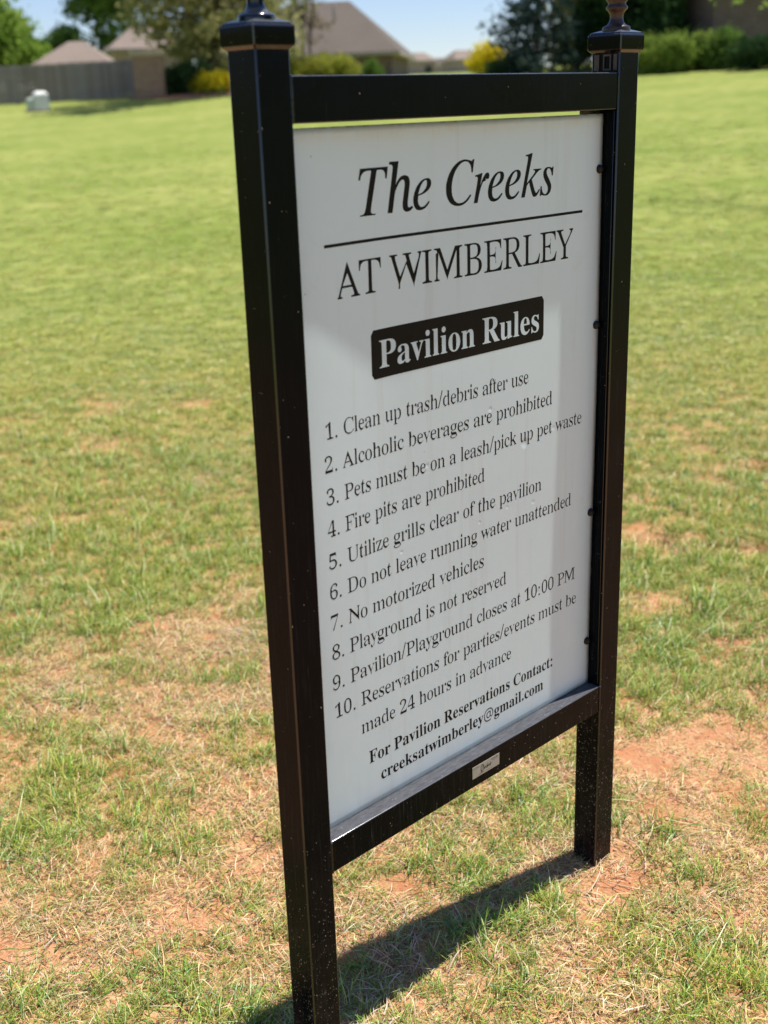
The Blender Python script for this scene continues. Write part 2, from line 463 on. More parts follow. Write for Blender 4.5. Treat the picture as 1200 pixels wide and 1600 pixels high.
# ------------------------------------------------------------------ the ground
def build_ground():
    rings = [0.0]
    r = 0.25
    while r < 900:
        rings.append(r); r *= 1.014 if 1.5 < r < 6 else 1.03 if r < 12 else 1.05
    fwa = math.atan2(FW.y, FW.x)
    angs = [fwa + R3(-34 + 68 * i / 560) for i in range(560)] + [fwa + R3(34 + 292 * i / 160) for i in range(160)]
    n = len(angs)
    V = [(CX, CY, ground_h(CX, CY))]; G = [0.2]; F = []
    for r in rings[1:]:
        for i in range(n):
            a = angs[i]
            x, y = CX + r * math.cos(a), CY + r * math.sin(a)
            V.append((x, y, ground_h(x, y)))
            g = smooth((r - 3.6) / 7.0)
            if r < 14:
                g = min(1.0, max(0.0, g + 0.35 * green_amount(x, y) * (1 - abs(2 * g - 1))))
                g *= 1 - min(1, 1.2 * bare_amount(x, y)) * (1 if r < 8 else 0)
            G.append(g)
    for i in range(n):
        F.append((0, 1 + i, 1 + (i + 1) % n))
    for j in range(len(rings) - 2):
        b0, b1 = 1 + j * n, 1 + (j + 1) * n
        for i in range(n):
            k = (i + 1) % n
            F.append((b0 + i, b1 + i, b1 + k, b0 + k))
    me = mesh('ground', V, F, True)
    at = me.attributes.new('green', 'FLOAT', 'POINT')
    at.data.foreach_set('value', np.array(G, dtype=np.float32))
    o = link('ground', me, M['ground'])
    tag(o, 'sloping lawn of patchy grass over red soil', kind='structure')
build_ground()

# ------------------------------------------------------------------ grass
GREENS = [(0.20, 0.35, 0.035), (0.29, 0.44, 0.05), (0.40, 0.50, 0.075), (0.14, 0.27, 0.05), (0.48, 0.53, 0.12)]
STRAWS = [(0.76, 0.60, 0.31), (0.88, 0.76, 0.48), (0.62, 0.43, 0.20), (0.80, 0.59, 0.34), (0.42, 0.25, 0.12)]
def tuft_mesh(seed, n, spread, length, width, green, lie):
    r = np.random.default_rng(seed)
    V, F, Cc = [], [], []
    for i in range(n):
        a = r.uniform(0, 2 * math.pi); rr = spread * math.sqrt(r.uniform())
        bx, by = rr * math.cos(a), rr * math.sin(a)
        isg = r.uniform() < green
        L = length * r.uniform(0.45, 1.25); w = width * r.uniform(0.6, 1.2)
        th = r.uniform(0, 2 * math.pi)
        if isg:
            el = R3(r.uniform(25, 85)) * (1 - 0.3 * lie); bend = r.uniform(0.3, 1.3)
            z0 = -0.004
        else:
            el = R3(r.uniform(-4, 30 if lie > 0.5 else 55)); bend = r.uniform(-0.1, 0.7)
            z0 = r.uniform(0.0, 0.010)
        turn = r.uniform(-0.8, 0.8)
        c = (GREENS if isg else STRAWS)[r.integers(5)]
        c = [q * r.uniform(0.75, 1.2) for q in c]
        px, py, pz = bx, by, z0
        seg = 4
        sx, sy = -math.sin(th), math.cos(th)
        base = len(V)
        for s in range(seg + 1):
            t_ = s / seg
            ww = w * (1 - t_ ** 2.2 * 0.92) * 0.5
            V.append((px - sx * ww, py - sy * ww, pz)); V.append((px + sx * ww, py + sy * ww, pz + ww * 0.5))
            k = 0.45 + 0.85 * t_  # shade low in the tuft painted in: blades darker at the root
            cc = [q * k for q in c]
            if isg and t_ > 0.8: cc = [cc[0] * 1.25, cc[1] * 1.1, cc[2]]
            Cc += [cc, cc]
            e = el - bend * t_; h = th + turn * t_
            sx, sy = -math.sin(h), math.cos(h)
            px += L / seg * math.cos(e) * math.cos(h); py += L / seg * math.cos(e) * math.sin(h)
            pz = max(0.0008, pz + L / seg * math.sin(e))
        for s in range(seg):
            q = base + s * 2
            F.append((q, q + 1, q + 3, q + 2))
    me = mesh('grass_tuft', V, F)
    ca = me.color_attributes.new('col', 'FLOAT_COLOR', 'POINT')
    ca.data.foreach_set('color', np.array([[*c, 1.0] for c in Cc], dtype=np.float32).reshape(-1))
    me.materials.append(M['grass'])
    return me

PW0 = 0.0635
def build_grass():
    lib = bpy.data.collections.new('grass_tufts')
    kinds = []
    specs = [  # n, spread, length, width, green share, lying
        (46, 0.045, 0.062, 0.0026, 0.92, 0.0), (46, 0.05, 0.055, 0.0026, 0.85, 0.0), (36, 0.055, 0.080, 0.0028, 0.95, 0.1),    # 0-2 green
        (52, 0.06, 0.045, 0.0024, 0.50, 0.4), (52, 0.06, 0.05, 0.0023, 0.60, 0.3), (52, 0.065, 0.042, 0.0024, 0.40, 0.6),       # 3-5 mixed
        (62, 0.07, 0.042, 0.0022, 0.16, 0.8), (62, 0.075, 0.050, 0.0023, 0.08, 0.9), (58, 0.075, 0.038, 0.0023, 0.26, 0.7),     # 6-8 straw
        (70, 0.13, 0.048, 0.0055, 0.84, 0.7), (70, 0.13, 0.044, 0.0055, 0.60, 0.8)]                                            # 9-10 far
    for i, s in enumerate(specs):
        lib.objects.link(bpy.data.objects.new('grass_tuft.%03d' % i, tuft_mesh(100 + i, *s)))
    P, Rz, S, I = [], [], [], []
    r = np.random.default_rng(5)
    D = 1.25
    while D < 27:
        # step grows with distance
        step = 0.035 if D < 4.2 else 0.035 + (D - 4.2) * 0.0100
        half = 0.44
        nacross = int(2 * half * D / step)
        for k in range(nacross):
            t_ = -half + 2 * half * (k + r.uniform()) / nacross
            d = D + r.uniform(-1, 1) * step
            x = CX + d * (FW.x + RT.x * t_); y = CY + d * (FW.y + RT.y * t_)
            g = green_amount(x, y) + r.normal(0, 0.10) + 0.56 * smooth((d - 3.0) / 2.6) - 0.06
            b = bare_amount(x, y)
            if d < 9 and r.uniform() < b * 1.15: continue
            if d > 8 and r.uniform() < (d - 8) / 21: continue
            far = d > 6.5 + r.uniform(-1.5, 1.5)
            if far:
                i = 9 if g > 0.12 else 10; s = r.uniform(0.5, 0.85) * (1 + 0.02 * (d - 6))
                if d > 8 and g < -0.05 and r.uniform() < 0.4: i = 8; s *= 1.5
            else:
                if g > 0.22: i = r.integers(0, 3); s = r.uniform(0.6, 1.1) * (0.85 + 0.4 * min(0.6, g))
                elif g > 0.02: i = r.integers(3, 6) if r.uniform() < 0.75 else r.integers(0, 3); s = r.uniform(0.6, 1.05)
                elif g > -0.12: i = r.integers(5, 9) if r.uniform() < 0.65 else r.integers(3, 6); s = r.uniform(0.6, 1.05)
                else: i = r.integers(6, 9) if r.uniform() < 0.85 else 3; s = r.uniform(0.6, 1.0)
            if d < 4 and g < 0.0 and r.uniform() < 0.12: continue
            if -0.075 < x < 0.012 and -0.015 < y < 0.075: continue
            if W - 0.015 < x < W + 0.075 and -0.015 < y < 0.075: continue
            P.append((x, y, ground_h(x, y))); Rz.append((r.normal(0, 0.08), r.normal(0, 0.08), r.uniform(0, 6.283))); S.append(s * 0.78 * (1 + 0.25 * r.normal()) if not far else s); I.append(int(i))
        D += step * 0.95
    for x0 in (-PW0 / 2, 0.8355):
        for k in range(34 if x0 < 0 else 12):
            a = r.uniform(0, 6.283); q = 0.05 / max(abs(math.cos(a)), abs(math.sin(a))) * r.uniform(0.95, 1.35)
            x = x0 + q * math.cos(a); y = PW0 / 2 + q * math.sin(a)
            P.append((x, y, ground_h(x, y))); Rz.append((0, 0, r.uniform(0, 6.283))); S.append(r.uniform(0.5, 0.8)); I.append(int(r.choice([1, 3, 6, 7])))
    me = bpy.data.meshes.new('grass')
    me.vertices.add(len(P)); me.vertices.foreach_set('co', np.array(P, dtype=np.float32).reshape(-1))
    a = me.attributes.new('rot', 'FLOAT_VECTOR', 'POINT'); a.data.foreach_set('vector', np.array(Rz, dtype=np.float32).reshape(-1))
    a = me.attributes.new('scl', 'FLOAT', 'POINT'); a.data.foreach_set('value', np.array(S, dtype=np.float32))
    a = me.attributes.new('idx', 'INT', 'POINT'); a.data.foreach_set('value', np.array(I, dtype=np.int32))
    print('tufts', len(P))
    o = link('grass', me, M['grass'])
    tag(o, 'patchy green and straw coloured grass covering the lawn', 'grass', kind='stuff')
    ng = bpy.data.node_groups.new('grass_scatter', 'GeometryNodeTree')
    ng.interface.new_socket('Geometry', in_out='INPUT', socket_type='NodeSocketGeometry')
    ng.interface.new_socket('Geometry', in_out='OUTPUT', socket_type='NodeSocketGeometry')
    N = ng.nodes; gi = N.new('NodeGroupInput'); go = N.new('NodeGroupOutput')
    ip = N.new('GeometryNodeInstanceOnPoints'); ci = N.new('GeometryNodeCollectionInfo')
    ci.inputs['Collection'].default_value = lib; ci.inputs['Separate Children'].default_value = True; ci.inputs['Reset Children'].default_value = True
    def na(name, ty):
        q = N.new('GeometryNodeInputNamedAttribute'); q.data_type = ty; q.inputs['Name'].default_value = name
        return q.outputs['Attribute']
    ip.inputs['Pick Instance'].default_value = True
    L = ng.links
    L.new(gi.outputs[0], ip.inputs['Points']); L.new(ci.outputs[0], ip.inputs['Instance'])
    L.new(na('idx', 'INT'), ip.inputs['Instance Index'])
    e2r = N.new('FunctionNodeEulerToRotation'); L.new(na('rot', 'FLOAT_VECTOR'), e2r.inputs[0]); L.new(e2r.outputs[0], ip.inputs['Rotation'])
    cx = N.new('ShaderNodeCombineXYZ'); sc_ = na('scl', 'FLOAT')
    for q in range(3): L.new(sc_, cx.inputs[q])
    L.new(cx.outputs[0], ip.inputs['Scale']); L.new(ip.outputs[0], go.inputs[0])
    md = o.modifiers.new('scatter', 'NODES'); md.node_group = ng
build_grass()

# ------------------------------------------------------------------ the sign
def zz(v): return H0 + v
sign = empty('rules_sign', (W / 2, PW / 2, 0), 'tall white pavilion rules sign framed by two black metal posts with finials', 'sign')
off = Vector((-W / 2, -PW / 2, 0))
def part(name, me, mat, parent=None, label=None):
    o = link(name, me, mat, parent or sign)
    if parent is None: o.location = off          # meshes are written with the left post's inner front edge as origin
    if label: o['label'] = label
    return o

CAPZ = (zz(0.0355), zz(0.067))
def cap_mesh(x0):
    """square cap with a rolled lower lip and a stepped low pyramid top"""
    cx, cy = x0 + PW / 2, PW / 2
    z0, z1 = CAPZ
    prof = [(0.0325, z0 - 0.001), (0.0345, z0 + 0.001), (0.0375, z0 + 0.004), (0.0385, z0 + 0.008), (0.0385, z1 - 0.003), (0.0372, z1), (0.0360, z1 + 0.0005),
            (0.0350, z1 + 0.003), (0.0335, z1 + 0.0042), (0.018, z1 + 0.009)]
    V, F = [], []
    for h, z in prof:
        c = 0.0022
        for sx, sy, a in ((-1, -1, 0), (-1, -1, 1), (1, -1, 0), (1, -1, 1), (1, 1, 0), (1, 1, 1), (-1, 1, 0), (-1, 1, 1)):
            first = (a == 0)
            # chamfered corners
            if (sx, sy) == (-1, -1): p = (-h, -h + c) if first else (-h + c, -h)
            elif (sx, sy) == (1, -1): p = (h - c, -h) if first else (h, -h + c)
            elif (sx, sy) == (1, 1): p = (h, h - c) if first else (h - c, h)
            else: p = (-h + c, h) if first else (-h, h - c)
            V.append((cx + p[0], cy + p[1], z))
    n = 8
    for j in range(len(prof) - 1):
        for i in range(n):
            k = (i + 1) % n
            F.append((j * n + i, j * n + k, (j + 1) * n + k, (j + 1) * n + i))
    F.append(tuple(range(n - 1, -1, -1))); F.append(tuple((len(prof) - 1) * n + i for i in range(n)))
    me = mesh('cap', V, F, True)
    if hasattr(me, 'set_sharp_from_angle'): me.set_sharp_from_angle(angle=R3(18))
    return me

for x0, nm in ((-PW, 'near'), (W, 'far')):
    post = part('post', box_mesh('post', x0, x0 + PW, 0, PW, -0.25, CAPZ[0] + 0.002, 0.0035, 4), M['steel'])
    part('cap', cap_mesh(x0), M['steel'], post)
    zt = CAPZ[1] + 0.0085
    prof = [(0.0255, zt - 0.0045), (0.0262, zt - 0.002), (0.0262, zt + 0.004), (0.0245, zt + 0.006), (0.0175, zt + 0.009), (0.0138, zt + 0.014), (0.0122, zt + 0.021),
            (0.0128, zt + 0.028), (0.0165, zt + 0.033), (0.0200, zt + 0.036), (0.0205, zt + 0.040), (0.0165, zt + 0.044), (0.0165, zt + 0.047),
            (0.0235, zt + 0.056), (0.0285, zt + 0.070), (0.0285, zt + 0.082), (0.0235, zt + 0.095), (0.014, zt + 0.104), (0.009, zt + 0.112), (0.010, zt + 0.120), (0.002, zt + 0.150)]
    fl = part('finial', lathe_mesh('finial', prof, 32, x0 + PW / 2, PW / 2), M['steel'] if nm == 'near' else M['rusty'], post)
    if nm == 'far':
        # bracket slot on the inner face; brown strips paint in a reflection
        brown_refl = plain('brown_reflection', (0.075, 0.058, 0.05), 0.5, 0.35, 90)
        for ya, yb in ((0.018, 0.036),):
            V, F = [], []
            zc0, zc1 = zz(0.004), zz(0.032)
            def bx(ax, bx_, ay, by, az, bz):
                b = len(V)
                for X in (ax, bx_):
                    for Y in (ay, by):
                        for Z in (az, bz): V.append((X, Y, Z))
                F.extend([(b, b + 1, b + 3, b + 2), (b + 4, b + 6, b + 7, b + 5), (b, b + 4, b + 5, b + 1), (b + 2, b + 3, b + 7, b + 6), (b, b + 2, b + 6, b + 4), (b + 1, b + 5, b + 7, b + 3)])
            xs, xe = W - 0.0022, W - 0.0003
            bx(xs, xe, ya, ya + 0.003, zc0, zc1); bx(xs, xe, yb - 0.003, yb, zc0, zc1)
            bx(xs, xe, ya + 0.003, yb - 0.003, zc0, zc0 + 0.003); bx(xs, xe, ya + 0.003, yb - 0.003, zc1 - 0.003, zc1)
            bx(xs, xe, 0.005, 0.0125, zc0, zc1); bx(xs, xe, 0.045, 0.056, zc0, zc1)
            part('bracket_slot', mesh('bracket_slot', V, F), brown_refl, post)

# rails
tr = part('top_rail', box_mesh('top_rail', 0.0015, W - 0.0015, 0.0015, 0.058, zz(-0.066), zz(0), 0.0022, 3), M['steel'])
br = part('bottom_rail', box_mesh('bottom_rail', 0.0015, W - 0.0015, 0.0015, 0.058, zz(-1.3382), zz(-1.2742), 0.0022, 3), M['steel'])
# weld beads where the rails meet the posts
for xx in (0.0005, W - 0.0005):
    for za, zb in ((-0.066, 0.0), (-1.3382, -1.2742)):
        V, F = [], []
        pts = [Vector((xx + random.uniform(-0.0004, 0.0004), 0.0012, zz(za + (zb - za) * i / 14))) for i in range(15)]
        tube(V, F, pts, [random.uniform(0.0012, 0.0022) for _ in pts], 6)
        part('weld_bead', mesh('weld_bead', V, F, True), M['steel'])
# angle strips that hold the sheet on the inner faces of the posts
for xa, xb in ((0.0004, 0.0034), (W - 0.0034, W - 0.0004)):
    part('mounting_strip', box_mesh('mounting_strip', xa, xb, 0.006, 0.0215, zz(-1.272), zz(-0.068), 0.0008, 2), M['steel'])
part('corner_tab', box_mesh('corner_tab', W - 0.062, W - 0.004, 0.036, 0.044, zz(-0.0755), zz(-0.0665), 0.001, 1), M['rusty'])

# the sheet: a bowed plate 2 mm thick
nx, nz = 70, 110
zt_, zb_ = -0.0727, -1.2735
V, F = [], []
for back in (0, 0.002):
    for j in range(nz + 1):
        for i in range(nx + 1):
            x = 0.0006 + (W - 0.0012) * i / nx; z = zb_ + (zt_ - zb_) * j / nz
            V.append((x, panel_y(x, z) + back, zz(z)))
nn = (nx + 1) * (nz + 1)
for j in range(nz):
    for i in range(nx):
        a = j * (nx + 1) + i
        F.append((a, a + 1, a + nx + 2, a + nx + 1)); F.append((nn + a, nn + a + nx + 1, nn + a + nx + 2, nn + a + 1))
for i in range(nx):
    F.append((i, nn + i, nn + i + 1, i + 1)); a = nz * (nx + 1) + i; F.append((a, a + 1, nn + a + 1, nn + a))
for j in range(nz):
    a = j * (nx + 1); F.append((a, a + nx + 1, nn + a + nx + 1, nn + a)); a += nx; F.append((a, nn + a, nn + a + nx + 1, a + nx + 1))
panel = part('panel', mesh('panel', V, F, True), M['sheet'], label='white sheet printed with black rules')

OUTLINES = [
    [0, 48, 335, 2, 40, 168, -7, 146, -5, 131, -2, 121, 4, 84, 38, 63, 53, 53, 70, 45, 90, 33, 134, 27, 184, 25, 241, 27, 298, 33, 348, 45, 392, 53, 411, 64, 428, 84, 443, 121, 475, 131, 481, 146, 485, 169, 486, 190, 485, 203, 481, 213, 475, 250, 443, 271, 428, 282, 411, 290, 392, 302, 347, 308, 297, 311, 240, 308, 184, 302, 133, 290, 89, 282, 70, 271, 53, 249, 38, 212, 4, 203, -2, 189, -5, 32, 168, 37, 195, 39, 211, 46, 221, 56, 229, 71, 236, 91, 245, 140, 248, 170, 250, 240, 250, 277, 245, 340, 236, 390, 229, 409, 221, 423, 211, 434, 196, 440, 169, 443, 141, 440, 125, 434, 115, 423, 107, 409, 100, 390, 90, 340, 86, 277, 85, 240, 87, 170, 91, 140, 100, 91, 107, 71, 115, 56, 125, 46, 141, 39],
    [0, 49, 335, 1, 31, 72, 0, 72, 36, 111, 36, 139, 39, 149, 42, 152, 45, 153, 49, 154, 79, 133, 416, 67, 365, 70, 358, 67, 353, 63, 349, 55, 347, 41, 346, 35, 348, 32, 351, 29, 365, 30, 396, 61, 412, 83, 417, 110, 430, 137, 447, 178, 482, 213, 482, 213, 71, 215, 47, 223, 40, 256, 36, 296, 36, 296, 0],
    [0, 50, 335, 1, 57, 31, 0, 31, 69, 113, 171, 157, 218, 197, 270, 211, 295, 220, 319, 225, 344, 227, 371, 225, 399, 218, 420, 214, 427, 200, 439, 186, 442, 154, 445, 133, 444, 112, 441, 100, 435, 92, 427, 82, 403, 78, 371, 79, 351, 86, 329, 64, 331, 45, 339, 34, 351, 29, 360, 25, 382, 25, 396, 28, 414, 38, 432, 78, 469, 96, 478, 118, 484, 135, 486, 182, 485, 201, 481, 217, 475, 229, 467, 272, 429, 281, 413, 285, 395, 287, 375, 284, 347, 280, 329, 268, 301, 256, 281, 206, 220, 59, 74, 224, 74, 255, 78, 269, 86, 277, 97, 281, 112, 287, 141, 298, 141, 294, 0],
    [0, 51, 335, 1, 98, 143, -7, 106, -5, 94, -3, 84, 1, 67, 10, 48, 27, 35, 42, 24, 50, 17, 58, 11, 74, 10, 92, 15, 107, 24, 118, 39, 124, 56, 126, 51, 110, 51, 95, 53, 82, 64, 62, 73, 54, 87, 48, 121, 41, 160, 42, 198, 49, 210, 53, 222, 64, 227, 71, 239, 99, 243, 139, 239, 167, 227, 192, 218, 202, 206, 211, 186, 218, 139, 226, 102, 227, 102, 269, 140, 270, 160, 273, 178, 278, 192, 286, 210, 307, 222, 335, 225, 350, 226, 381, 222, 405, 213, 424, 208, 432, 201, 438, 185, 442, 149, 445, 120, 443, 105, 440, 97, 436, 92, 430, 81, 409, 78, 391, 78, 341, 50, 346, 43, 350, 28, 370, 23, 389, 23, 401, 26, 415, 31, 428, 78, 470, 89, 477, 105, 482, 125, 485, 180, 485, 199, 482, 215, 476, 228, 468, 269, 431, 279, 415, 284, 397, 286, 377, 285, 359, 277, 328, 270, 314, 260, 301, 236, 279, 192, 256, 208, 254, 233, 243, 241, 238, 281, 201, 289, 191, 299, 167, 302, 153, 302, 122, 298, 94, 287, 70, 279, 59, 237, 19, 221, 8, 203, 1, 183, -4],
    [0, 52, 335, 2, 23, 128, 0, 128, 36, 120, 36, 155, 39, 184, 44, 190, 48, 194, 54, 195, 125, 16, 125, 16, 166, 183, 480, 253, 480, 253, 169, 316, 169, 316, 125, 253, 125, 254, 54, 258, 48, 263, 44, 293, 39, 328, 36, 310, 36, 310, 0, 6, 32, 169, 195, 169, 195, 351, 188, 416, 166, 394, 135, 338],
    [0, 53, 335, 1, 68, 145, -7, 108, -5, 96, -2, 87, 1, 72, 10, 53, 28, 42, 43, 28, 50, 23, 58, 19, 66, 16, 83, 17, 91, 21, 104, 29, 114, 35, 117, 61, 121, 57, 98, 61, 76, 71, 57, 85, 48, 109, 42, 134, 40, 171, 44, 195, 50, 205, 54, 212, 60, 222, 74, 231, 93, 238, 132, 238, 167, 235, 184, 224, 212, 217, 223, 207, 231, 190, 238, 169, 243, 126, 247, 83, 243, 52, 235, 25, 247, 47, 480, 269, 480, 272, 357, 263, 357, 259, 380, 252, 399, 245, 403, 224, 406, 80, 406, 74, 281, 111, 288, 148, 291, 177, 290, 197, 286, 215, 279, 246, 256, 263, 240, 279, 221, 290, 199, 297, 175, 299, 148, 296, 115, 288, 87, 275, 63, 229, 20, 214, 9, 197, 1, 179, -4],
    [0, 54, 335, 2, 68, 177, -7, 158, -6, 145, -3, 125, 9, 89, 42, 69, 57, 58, 74, 42, 114, 32, 164, 30, 192, 33, 222, 38, 244, 39, 265, 32, 286, 39, 325, 49, 362, 63, 394, 82, 423, 95, 436, 117, 447, 149, 473, 169, 483, 202, 486, 233, 485, 243, 482, 255, 476, 297, 435, 302, 420, 304, 404, 300, 389, 292, 376, 281, 366, 271, 362, 251, 360, 252, 400, 249, 415, 242, 434, 233, 442, 196, 447, 172, 445, 152, 439, 139, 430, 128, 417, 118, 401, 108, 381, 100, 358, 89, 302, 104, 269, 158, 286, 157, 289, 163, 291, 172, 293, 198, 294, 219, 293, 231, 288, 241, 281, 285, 242, 299, 224, 306, 203, 311, 180, 312, 155, 311, 127, 307, 102, 300, 79, 288, 57, 233, 9, 219, 0, 203, -5, 27, 178, 38, 198, 39, 214, 42, 224, 47, 237, 64, 248, 90, 251, 107, 254, 148, 252, 187, 244, 217, 232, 237, 224, 244, 210, 249, 192, 252, 173, 253, 150, 252, 115, 243, 98, 234, 88, 225, 85, 221, 90, 152, 95, 124, 101, 100, 109, 81, 127, 53, 137, 45, 155, 39],
    [0, 55, 335, 1, 13, 96, 0, 275, 406, 93, 406, 75, 405, 63, 401, 56, 394, 52, 384, 47, 338, 37, 338, 40, 480, 306, 480, 306, 447, 142, 0],
    [0, 56, 335, 3, 60, 163, -7, 125, -4, 101, 4, 91, 11, 62, 36, 46, 46, 36, 57, 24, 82, 20, 95, 18, 122, 22, 155, 27, 169, 35, 182, 45, 193, 56, 204, 76, 214, 103, 233, 121, 242, 84, 273, 73, 284, 46, 321, 40, 334, 36, 349, 35, 376, 39, 401, 43, 412, 57, 434, 72, 444, 109, 475, 132, 483, 171, 486, 197, 485, 213, 481, 226, 474, 269, 439, 284, 424, 293, 407, 297, 388, 299, 369, 298, 353, 295, 339, 284, 315, 266, 296, 244, 286, 204, 260, 225, 248, 242, 236, 271, 212, 283, 199, 309, 158, 314, 143, 316, 127, 315, 103, 310, 81, 300, 61, 284, 44, 267, 29, 233, 6, 215, -1, 193, -5, 26, 180, 283, 206, 289, 214, 295, 228, 309, 238, 326, 244, 346, 245, 370, 244, 385, 239, 407, 233, 420, 225, 431, 213, 440, 202, 443, 167, 447, 134, 444, 120, 440, 112, 434, 106, 426, 97, 407, 94, 396, 91, 372, 92, 359, 97, 336, 107, 318, 123, 303, 149, 289, 29, 167, 32, 204, 35, 220, 40, 231, 47, 240, 55, 247, 65, 257, 88, 259, 101, 260, 128, 258, 140, 249, 161, 243, 170, 232, 179, 220, 188, 182, 206, 144, 216, 118, 209, 102, 195, 88, 178, 79, 158, 76, 146, 73, 120, 74, 105, 77, 91, 86, 66, 93, 56, 102, 47, 113, 40, 129, 35],
    [0, 57, 335, 2, 62, 132, -7, 104, -5, 95, -3, 86, 4, 60, 33, 38, 47, 33, 54, 28, 69, 27, 80, 28, 90, 30, 94, 38, 101, 55, 107, 65, 75, 74, 56, 92, 43, 105, 39, 141, 36, 184, 43, 210, 67, 229, 106, 243, 160, 226, 230, 197, 223, 171, 198, 165, 189, 159, 187, 135, 185, 114, 186, 102, 190, 67, 220, 39, 254, 30, 275, 25, 298, 24, 343, 29, 378, 34, 394, 40, 409, 49, 423, 99, 466, 117, 479, 125, 483, 139, 485, 176, 485, 189, 482, 209, 471, 244, 440, 266, 425, 278, 408, 294, 368, 303, 319, 305, 291, 300, 261, 299, 239, 305, 218, 300, 177, 292, 138, 281, 103, 264, 72, 254, 58, 188, 7, 167, -3, 25, 162, 233, 206, 238, 230, 245, 241, 257, 250, 278, 245, 339, 241, 364, 235, 385, 227, 403, 211, 427, 201, 435, 183, 440, 162, 441, 142, 440, 124, 437, 113, 431, 105, 423, 92, 400, 88, 385, 84, 368, 81, 328, 83, 294, 90, 267, 103, 248, 122, 237],
    [0, 65, 397, 2, 33, -2, 0, -2, 18, -18, 19, 2, 22, 13, 30, 24, 62, 186, 466, 181, 465, 338, 87, 364, 34, 369, 28, 375, 24, 408, 19, 396, 18, 396, 0, 236, 0, 236, 18, 234, 19, 262, 23, 282, 28, 288, 36, 290, 46, 279, 81, 257, 132, 83, 132, 59, 71, 51, 37, 54, 29, 63, 23, 81, 19, 104, 18, 81, 18, 81, 0, 3, 93, 161, 245, 161, 180, 319],
    [0, 66, 403, 3, 40, 23, 0, 23, 17, 12, 18, 64, 27, 74, 39, 76, 47, 77, 82, 77, 390, 74, 418, 63, 430, 38, 435, 4, 438, 22, 439, 22, 455, 200, 455, 257, 451, 296, 439, 326, 418, 346, 388, 353, 351, 348, 320, 337, 294, 318, 274, 295, 258, 259, 247, 299, 235, 329, 217, 353, 194, 368, 165, 373, 132, 371, 108, 366, 86, 357, 67, 346, 50, 330, 35, 312, 22, 293, 12, 273, 6, 250, 1, 218, 0, 20, 139, 252, 189, 253, 231, 259, 250, 265, 262, 272, 271, 282, 278, 294, 284, 308, 287, 326, 288, 362, 282, 391, 277, 403, 264, 420, 252, 426, 234, 430, 196, 434, 154, 431, 144, 428, 141, 425, 138, 415, 20, 202, 24, 244, 28, 264, 33, 276, 40, 285, 49, 293, 60, 299, 74, 306, 108, 306, 149, 302, 168, 297, 184, 289, 197, 279, 208, 268, 216, 225, 227, 200, 230, 139, 231, 139, 43, 140, 37, 147, 30],
    [0, 67, 428, 1, 59, 237, -11, 211, -10, 192, -6, 174, 0, 157, 9, 121, 33, 102, 48, 85, 65, 70, 84, 49, 127, 42, 150, 33, 201, 33, 255, 42, 306, 49, 329, 69, 371, 97, 407, 133, 435, 176, 454, 194, 461, 213, 464, 258, 464, 291, 456, 335, 440, 366, 435, 377, 436, 385, 440, 396, 455, 399, 465, 408, 465, 408, 308, 400, 308, 373, 374, 353, 407, 337, 420, 319, 430, 298, 437, 242, 443, 186, 435, 149, 409, 120, 365, 103, 304, 98, 226, 103, 153, 121, 97, 150, 56, 191, 32, 256, 24, 275, 24, 310, 31, 342, 45, 357, 54, 383, 77, 408, 106, 426, 89, 391, 53, 345, 25, 307, 5, 275, -7],
    [0, 68, 456, 2, 32, 27, 0, 27, 17, 14, 18, 63, 26, 70, 30, 76, 42, 76, 401, 72, 420, 68, 426, 60, 431, 8, 438, 22, 439, 22, 455, 202, 455, 245, 453, 279, 446, 312, 434, 339, 418, 364, 396, 386, 371, 401, 341, 413, 307, 420, 269, 422, 228, 419, 174, 408, 128, 391, 89, 367, 57, 335, 32, 298, 14, 259, 4, 208, 0, 23, 202, 24, 234, 26, 264, 32, 290, 42, 307, 57, 322, 75, 334, 97, 344, 124, 351, 155, 355, 190, 357, 229, 351, 303, 334, 360, 306, 401, 266, 425, 206, 433, 177, 432, 147, 427, 140, 419, 138, 405, 140, 39, 146, 30, 176, 26],
    [0, 69, 402, 1, 63, 21, 0, 21, 17, 8, 17, 63, 25, 69, 30, 77, 43, 78, 65, 82, 78, 82, 369, 78, 385, 76, 410, 74, 419, 63, 430, 10, 438, 23, 439, 23, 455, 377, 455, 377, 320, 363, 320, 359, 343, 353, 364, 339, 395, 328, 406, 312, 415, 293, 422, 268, 427, 212, 430, 146, 425, 139, 417, 138, 388, 140, 246, 192, 247, 211, 250, 225, 254, 236, 261, 244, 269, 249, 279, 260, 308, 268, 345, 257, 345, 257, 118, 267, 118, 261, 160, 250, 190, 241, 204, 226, 213, 205, 219, 179, 222, 140, 222, 139, 58, 142, 39, 145, 35, 172, 30, 200, 28, 229, 28, 286, 35, 315, 44, 339, 57, 348, 65, 362, 86, 391, 143, 405, 143, 378, 0],
    [0, 70, 364, 1, 57, 22, 0, 22, 17, 13, 19, 64, 29, 74, 40, 76, 48, 77, 70, 82, 84, 82, 375, 77, 388, 73, 417, 68, 423, 61, 428, 12, 437, 21, 439, 21, 455, 372, 455, 372, 320, 357, 320, 351, 350, 333, 395, 328, 403, 309, 416, 283, 424, 229, 431, 163, 429, 143, 426, 140, 424, 139, 421, 137, 398, 139, 247, 189, 248, 207, 251, 221, 255, 233, 262, 241, 270, 246, 281, 256, 309, 264, 347, 255, 347, 255, 118, 265, 118, 257, 160, 247, 190, 242, 200, 233, 209, 222, 215, 207, 220, 188, 223, 139, 224, 139, 71, 141, 43, 151, 29, 162, 26, 225, 18, 210, 17, 210, 0],
